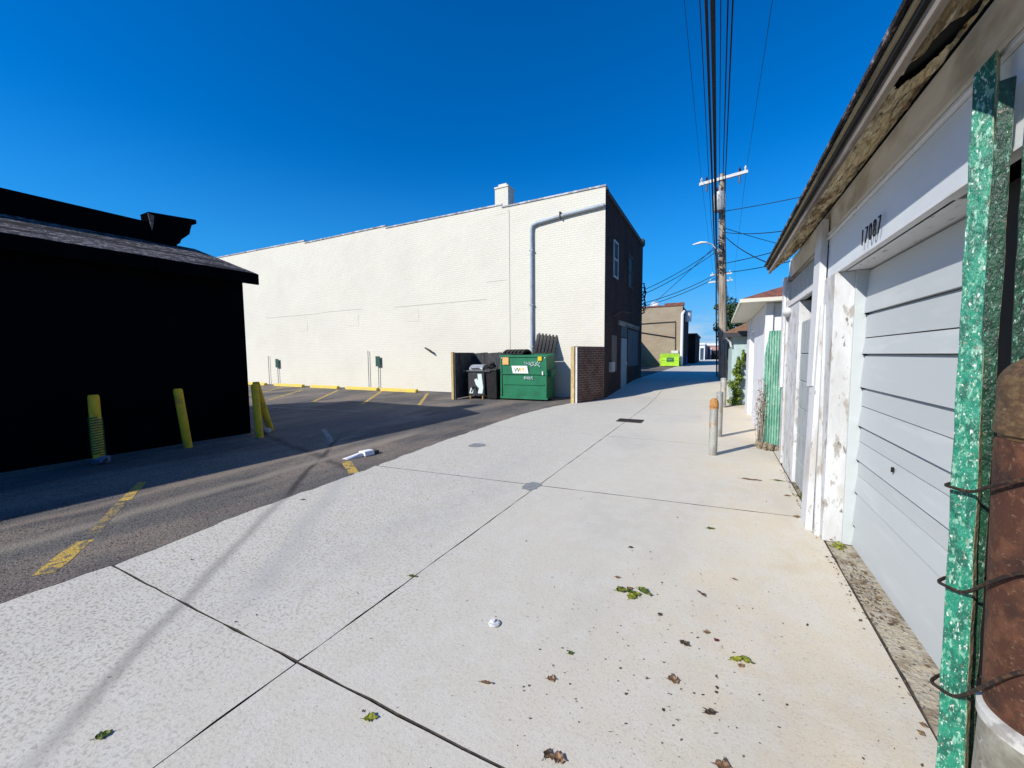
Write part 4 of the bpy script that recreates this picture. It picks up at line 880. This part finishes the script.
# ------------------------------------------------------------------ utility poles and wires
def pole(x, y, tx, h, lab, arms, full=True):
    z0 = gz(y); o_ = (x, y, z0); t = thing('utility_pole', lab, 'utility pole', o_, 'utility poles along the alley')
    MB(o_).tube([(x, y, z0-.1), (x+(tx-x)*.5, y, z0+(h-z0)*.5), (tx, y, h)], [.19, .155, .11], 16).build('pole', C['polewood'], t, smooth=True)
    for (xa, za, xb, zb) in arms:
        d_ = Vector((xb-xa, 0, zb-za)); upv = Vector((0, 0, .06))
        b = MB(o_); b.hexa([(xa, y-.16, za-.06), (xb, y-.16, zb-.06), (xb, y-.06, zb-.06), (xa, y-.06, za-.06)], [(xa, y-.16, za+.06), (xb, y-.16, zb+.06), (xb, y-.06, zb+.06), (xa, y-.06, za+.06)])
        am = b.build('crossarm', C['armwhite'], t)
        for f_ in ((.05, .16, .84, .95) if full else (.1, .9)):
            px_, pz_ = xa+(xb-xa)*f_, za+(zb-za)*f_
            c_ = (px_, y-.11, pz_+.06)
            MB(o_).lathe(c_, [(.03, 0), (.055, .03), (.03, .07), (.055, .10), (.03, .15), (.02, .2)], 10).build('insulator', C['insul'] if f_ in (.16, .84) else C['armwhite'], am)
            if f_ in (.16, .84): MB(o_).tube([(px_, y-.11, pz_-.06), (px_, y-.11, pz_-.38)], .035, 6).build('cutout', C['insul'], am)
    return t
PX, PY = .23, 19.6
p1 = pole(PX, PY, -.06, 9.15, 'near wooden utility pole with transformer and street lamp', [(-.92, 8.86, .90, 9.03)])
o = (PX, PY, gz(PY))
tr = MB(o).lathe((-.12, PY-.36, 0), [(.2, 7.52), (.225, 7.55), (.225, 8.22), (.21, 8.28), (.1, 8.33), (.004, 8.34)], 20).build('transformer', C['transformer'], p1, smooth=True)
for dx in (-.1, .08): MB(o).lathe((-.12+dx, PY-.36, 8.3), [(.04, 0), (.05, .04), (.03, .08), (.05, .12), (.02, .22)], 8).build('bushing', C['insul'], tr)
b = MB(o)
for k in range(14): b.box(-.12-.235*math.cos(k*.45)-.006, PY-.36-.235*abs(math.sin(k*.45))-.006, 7.6, -.12-.235*math.cos(k*.45)+.006, PY-.36-.235*abs(math.sin(k*.45))+.006, 8.15)
b.build('cooling_fin', C['transformer'], tr)
lm = MB(o); lm.tube([(-.1, PY-.15, 5.9), (-.35, PY-.1, 6.25), (-.6, PY-.1, 6.36)], .025, 6); lm = lm.build('lamp_arm', C['transformer'], p1)
MB(o).tube([(-.55, PY-.1, 6.36), (-.8, PY-.1, 6.38), (-1.12, PY-.1, 6.33)], [.03, .06, .025], 10).build('lamp_head', C['lamp'], lm, smooth=True)
b = MB(o); rr = random.Random(8)
for k in range(12): z = rr.uniform(5.0, 7.4); b.tube([(-.02-.2*rr.random(), PY-.2, z), (.1*rr.random(), PY-.26, z-.12), (.1, PY-.18, z+.1*rr.random())], .022, 5)
for k in range(5): b.box(-.08+.03*k, PY-.22, 5.4+.35*k, .0+.03*k, PY-.15, 5.52+.35*k)
b.build('cable_clamp', C['iron'], p1)
MB(o).tube([(-.02, PY-.18, .5), (-.12, PY-.17, 3.5), (-.2, PY-.16, 6.5)], .03, 6).build('riser_cable', C['wire'], p1)
pole(.35, 40, .30, 9.0, 'second utility pole, farther along the alley, hidden behind the near pole', [(-.95, 7.9, .95, 7.95), (-.8, 8.5, .9, 8.55)], False)
pole(1.5, 66, 1.5, 8.2, 'third small distant utility pole beside the bushy tree', [(.8, 7.4, 2.2, 7.4)], False)

def wire(pts, r_, lab, sag=.15, name='overhead_wire', grp='overhead wires'):
    out = []
    for a_, c_ in zip(pts, pts[1:]):
        a_, c_ = Vector(a_), Vector(c_); n = 14
        for k in range(n+(1 if c_ == Vector(pts[-1]) else 0)):
            t = k/n; v = a_.lerp(c_, t); v.z -= sag*4*t*(1-t); out.append(v)
    tag(MB(tuple(out[0])).tube(out, r_, 6).build(name, C['wire']), lab, 'wire', grp)
Wd = [(-.42, 7.3, .009, 'thin overhead cable just left of the thick bundles'), (-.28, 6.46, .024, 'thick overhead cable bundle, left one of the pair'), (-.19, 6.25, .035, 'thickest overhead cable bundle right of its twin'),
      (-.14, 8.74, .011, 'thin overhead wire just right of the thick bundles'), (-.01, 8.83, .016, 'overhead wire, left one of the close pair right of the bundles'), (.08, 8.85, .018, 'overhead wire, right one of the close pair right of the bundles'),
      (-.83, 8.98, .006, 'faint power line to the left end of the crossarm'), (.84, 9.12, .006, 'faint power line to the right end of the crossarm')]
for x, z, r_, lab in Wd:
    wire([(x, -14, z+.15), (x, PY-.12, z), (x+.25, 40, z-.3), (x+1.4, 66, z-1.0)], r_, lab, .06)
drops = [((-.02, 6.75), (1.51+.6, 14-.0, 4.71+.35), 'service wire from the pole to the right, upper of two close ones'), ((0, 6.7), (1.06, 12, 3.79), 'service wire sloping steeply down to the right garage roofs'),
         ((.1, 7.6), (6.5, 17, 7.3), 'faint high wire leaving the transformer to the right'), ((.1, 5.4), (3.2, 12, 4.6), 'middle service wire from the pole to the right'), ((.1, 5.0), (3.4, 12, 4.15), 'lower service wire from the pole to the right'),
         ((-.1, 6.15), (-3.2, 20.1, 4.65), 'upper service wire from the pole to the dark brick corner'), ((-.1, 6.3), (-6.5, 33, 4.0), 'long wire crossing down to the tan brick building'),
         ((-.1, 5.0), (-3.25, 20.1, 4.0), 'lower service wire from the pole to the dark brick corner'), ((-.1, 4.85), (-3.25, 20.1, 3.85), 'lowest service wire from the pole to the dark brick corner'), ((-.1, 6.0), (-3.2, 20.1, 4.45), 'second service wire from the pole to the dark brick corner'),
         ((.1, 6.9), (5.5, 30, 7.5), 'faint wire leaving the pole away to the right')]
for (x, z), e_, lab in drops: wire([(x, PY, z), e_], .014, lab, .12, 'service_wire', 'service wires fanning out from the near pole')

# ------------------------------------------------------------------ small things on the pavement
o = (-1.73, 9.06, .004)
dg_ = thing('drain_grate', 'dark square drain grate in the centre joint of the alley', 'drain', o)
b = MB(o); b.box(-2.0, 8.86, .001, -1.46, 8.92, .014); b.box(-2.0, 9.22, .001, -1.46, 9.28, .014); b.box(-2.0, 8.92, .001, -1.95, 9.22, .014); b.box(-1.51, 8.92, .001, -1.46, 9.22, .014); b.build('frame', C['iron'], dg_)
b = MB(o)
for k in range(7): b.box(-1.93+k*.06, 8.92, .004, -1.90+k*.06, 9.22, .013)
b.box(-1.95, 8.92, .0005, -1.51, 9.22, .003); b.build('grille', C['iron'], dg_)
def blot(x, y, rx, ry, mat, name, seed):
    b = MB(); rn_ = random.Random(seed); vs = []
    for k in range(22):
        a_ = k/22*6.283; q = 1+rn_.uniform(-.12, .12); vs.append((x+rx*q*math.copysign(abs(math.cos(a_))**.6, math.cos(a_)), y+ry*q*math.copysign(abs(math.sin(a_))**.6, math.sin(a_)), gz(y)+.003))
    b.face(*vs); b.build(name, mat, kind='structure')
blot(-1.86, 4.02, .09, .14, C['patch'], 'cement_patch', 1); blot(-3.55, 5.5, .13, .13, C['patch'], 'cement_patch', 2)
# litter on the asphalt
o = (-4.75, 4.15, 0); b = MB(o)
b.hexa([(-4.86, 3.86, .0), (-4.76, 3.88, .0), (-4.70, 4.12, .0), (-4.80, 4.13, .0)], [(-4.82, 3.86, .02), (-4.79, 3.88, .02), (-4.72, 4.12, .06), (-4.80, 4.13, .05)])
b.hexa([(-4.81, 4.135, .0), (-4.66, 4.135, .0), (-4.64, 4.30, .0), (-4.78, 4.31, .0)], [(-4.81, 4.135, .07), (-4.68, 4.135, .07), (-4.66, 4.30, .07), (-4.78, 4.31, .07)])
lit = thing('paper_wrapper', 'crumpled white wrapper lying on the asphalt by the yellow dash', 'litter', o); b.build('paper', C['paper'], lit, bevel=.008)
MB(o).box(-4.78, 4.312, .005, -4.66, 4.40, .045).build('dark_end', C['binblack'], lit)
# clear plastic lid
o = (-1.07, 1.81, 0); pl = thing('bottle_cap', 'crushed clear plastic cap lying on the concrete left of the green leaf cluster', 'litter', o)
MB(o).lathe(o, [(.028, .003), (.034, .006), (.030, .010), (.018, .011)], 20).build('rim', C['clear'], pl, smooth=True)
MB(o).lathe((o[0]-.012, o[1]+.004, .006), [(.014, 0), (.015, .010), (.012, .014), (.002, .014)], 16).build('top', C['whitepaint'], pl, smooth=True)
# leaves
def curled(b, x, y, L, wd, ang, curl, seed, lobes=0):
    rn_ = random.Random(seed); n = 10; m_ = 5; ca, sa = math.cos(ang), math.sin(ang); rows_ = []
    for i in range(n+1):
        t = i/n; w_ = wd*math.sin(math.pi*min(max(t*.97+.015, 0), 1)**.8)**1.15*(1+(.5*math.sin(t*math.pi*2*lobes) if lobes else 0))*(1+rn_.uniform(-.22, .15)); sk = rn_.uniform(-.12, .12)*wd; row = []
        for j in range(-m_//2+1, m_//2+2):
            s_ = j/(m_/2); u = (t-.5)*L + abs(s_)*rn_.uniform(-.05, .03)*L; v = s_*w_*.5 + sk
            z = .003 + curl*L*(abs(s_)*.28 + .5*(t-.5)**2 + .12*math.sin(t*7+s_*2+seed)) + rn_.uniform(0, .002)
            row.append(b.V((x+u*ca-v*sa, y+u*sa+v*ca, z)))
        rows_.append(row)
    for a_, c_ in zip(rows_, rows_[1:]):
        for k in range(len(a_)-1): b.bm.faces.new((a_[k], a_[k+1], c_[k+1], c_[k]))
    b.tube([(x-ca*L*.5, y-sa*L*.5, .005), (x-ca*L*.75, y-sa*L*.75, .008)], .0012, 4)
def leafthing(x, y, parts, lab, name='fallen_leaf'):
    o_ = (x, y, 0)
    if len(parts) == 1:
        (dx, dy, L, wd, a_, cu, mt, lb) = parts[0]; b = MB(o_); curled(b, x+dx, y+dy, L, wd, a_, cu, int(x*997+y*31), lb)
        ob = b.build(name, C[mt]); s_ = ob.modifiers.new('s', 'SOLIDIFY'); s_.thickness = .0008; tag(ob, lab, 'leaf', 'fallen leaves on the concrete')
    else:
        t = thing(name, lab, 'leaf', o_, 'fallen leaves on the concrete')
        for (dx, dy, L, wd, a_, cu, mt, lb) in parts:
            b = MB(o_); curled(b, x+dx, y+dy, L, wd, a_, cu, int(dx*997+dy*31), lb); ob = b.build('leaflet', C[mt], t); s_ = ob.modifiers.new('s', 'SOLIDIFY'); s_.thickness = .0008
leafthing(-.43, 2.45, [(-.065, -.01, .085, .055, .3, .35, 'leafgreen', 0), (.0, -.04, .075, .06, 1.2, .3, 'leafbright', 0), (.06, .035, .09, .05, -.4, .4, 'leafgreen', 0), (-.03, .035, .04, .03, .9, .5, 'leafbrown', 0), (.02, .0, .05, .045, 2.2, .4, 'leafbright', 0), (-.015, .0, .045, .04, 0.1, .5, 'leafgreen', 0)], 'large green and yellow leaf cluster on the concrete, the biggest one')
leafthing(.14, 2.12, [(-.02, 0, .06, .032, .5, .4, 'leafbright', 0), (.022, .012, .06, .034, -.2, .45, 'leafbright', 0), (.0, -.03, .03, .025, 1.0, .3, 'leafbrown', 0)], 'bright yellow green leaf pair right of the brown leaves')
singles = [((371, 719), .045, .028, .6, .5, 'leafbright', 0, 'yellow green leaf near the bottom left joint crossing'), ((104, 736), .04, .03, 1.2, .6, 'leafgreen', 0, 'dark green curled leaf at the bottom left of the pavement'),
 ((413, 577), .05, .02, .2, .4, 'leafgreen', 0, 'small green leaf lying on the centre joint'), ((571, 654), .022, .02, .8, .5, 'leafgreen', 0, 'tiny green leaf left of the brown lobed leaf'),
 ((674, 681), .042, .036, .2, .4, 'leafbrown', 3, 'lobed brown leaf, lowest of the brown ones below the green clusters'), ((685, 645), .038, .026, -.3, .6, 'leafdark', 2, 'dark curled leaf midway between the two green clusters'),
 ((707, 633), .026, .022, .5, .5, 'leafbrown', 2, 'small brown leaf up left of the dark red one'), ((717, 641), .02, .018, .9, .5, 'leafred', 0, 'dark red leaf beside the yellow green pair'),
 ((552, 680), .034, .026, .4, .5, 'leafbrown', 2, 'pale brown leaf below the tiny green leaf'), ((660, 615), .024, .018, 1.2, .6, 'leafdark', 0, 'small black brown leaf under the largest green cluster'),
 ((618, 578), .028, .02, .2, .5, 'leafbrown', 0, 'small brown leaf just above the largest green cluster'), ((735, 580), .028, .014, -.2, .4, 'leafbrown', 0, 'tan sliver of leaf high right of the largest cluster'),
 ((702, 595), .05, .014, -.8, .6, 'leafdark', 2, 'dark twisted leaf strip between the clusters and the garage'), ((711, 714), .04, .02, .5, .6, 'leafdark', 2, 'dark forked leaf scrap low right of the lobed brown leaf'),
 ((487, 684), .045, .012, .3, .5, 'leafbrown', 0, 'thin brown leaf scrap left of the pale brown leaf'), ((558, 760), .05, .03, .3, .5, 'leafbrown', 3, 'torn brown leaf at the very bottom edge'), ((548, 755), .035, .02, 1.3, .6, 'leafdark', 0, 'dark leaf scrap beside the torn leaf at the bottom edge'),
 ((725, 768), .05, .03, .2, .4, 'leafbrown', 2, 'brown leaf cut by the bottom edge right of centre'), ((752, 480), .16, .035, .05, .2, 'leafbrown', 0, 'long tan leaf strip flat on the concrete near the far bollards'), ((779, 481), .09, .035, .0, .2, 'leafgreen', 0, 'green leaf strip beside the long tan one near the garages'),
 ((788, 496), .05, .03, .4, .4, 'leafbrown', 2, 'brown leaf near the farther garage door'), ((711, 529), .05, .03, .3, .5, 'leafgreen', 0, 'small green leaf alone in the middle distance'), ((631, 548), .03, .02, .4, .5, 'leafdark', 0, 'dark leaf speck alone in the middle of the alley'), ((303, 500), .04, .02, .4, .5, 'leafdark', 0, 'dark leaf speck on the left slab'), ((797, 517), .05, .03, 1.4, .4, 'leafbrown', 2, 'brown leaf nearer the garage cover boards')]
cz = {}
def gpt(px, py):
    a_, b_ = px-512, py-384; A_ = cr*a_ - sr*b_; B_ = sr*a_ + cr*b_
    d_ = rz @ (fw + rt*(A_/F_PX) - up*(B_/F_PX)); t = -EYE/d_.z; return d_.x*t, d_.y*t
for (px, py), L, wd, a_, cu, mt, lb, lab in singles:
    x, y = gpt(px, py); leafthing(x, y, [(0, 0, L*1.25, wd*1.35, a_, cu*.45, mt, lb)], lab)
# crumbs
b = MB(); rc = random.Random(77)
for k in range(650):
    if rc.random() < .6: x, y = rc.gauss(-.25, .45), rc.gauss(1.9, .65)
    else: x, y = rc.uniform(-3.5, .75), rc.uniform(.6, 7)
    if not (-3.6 < x < .76) or y < .4: continue
    s_ = rc.uniform(.003, .012) if rc.random() < .85 else rc.uniform(.01, .02)
    b.leaf((x, y, .003+s_*.15), s_, (rc.gauss(0, .5), rc.gauss(0, .5), 1), rc.uniform(0, 6.28), rc.uniform(.3, .9))
b.build('debris_crumbs', C['leafdark'], kind='stuff')['label'] = 'tiny dark crumbs scattered over the concrete'
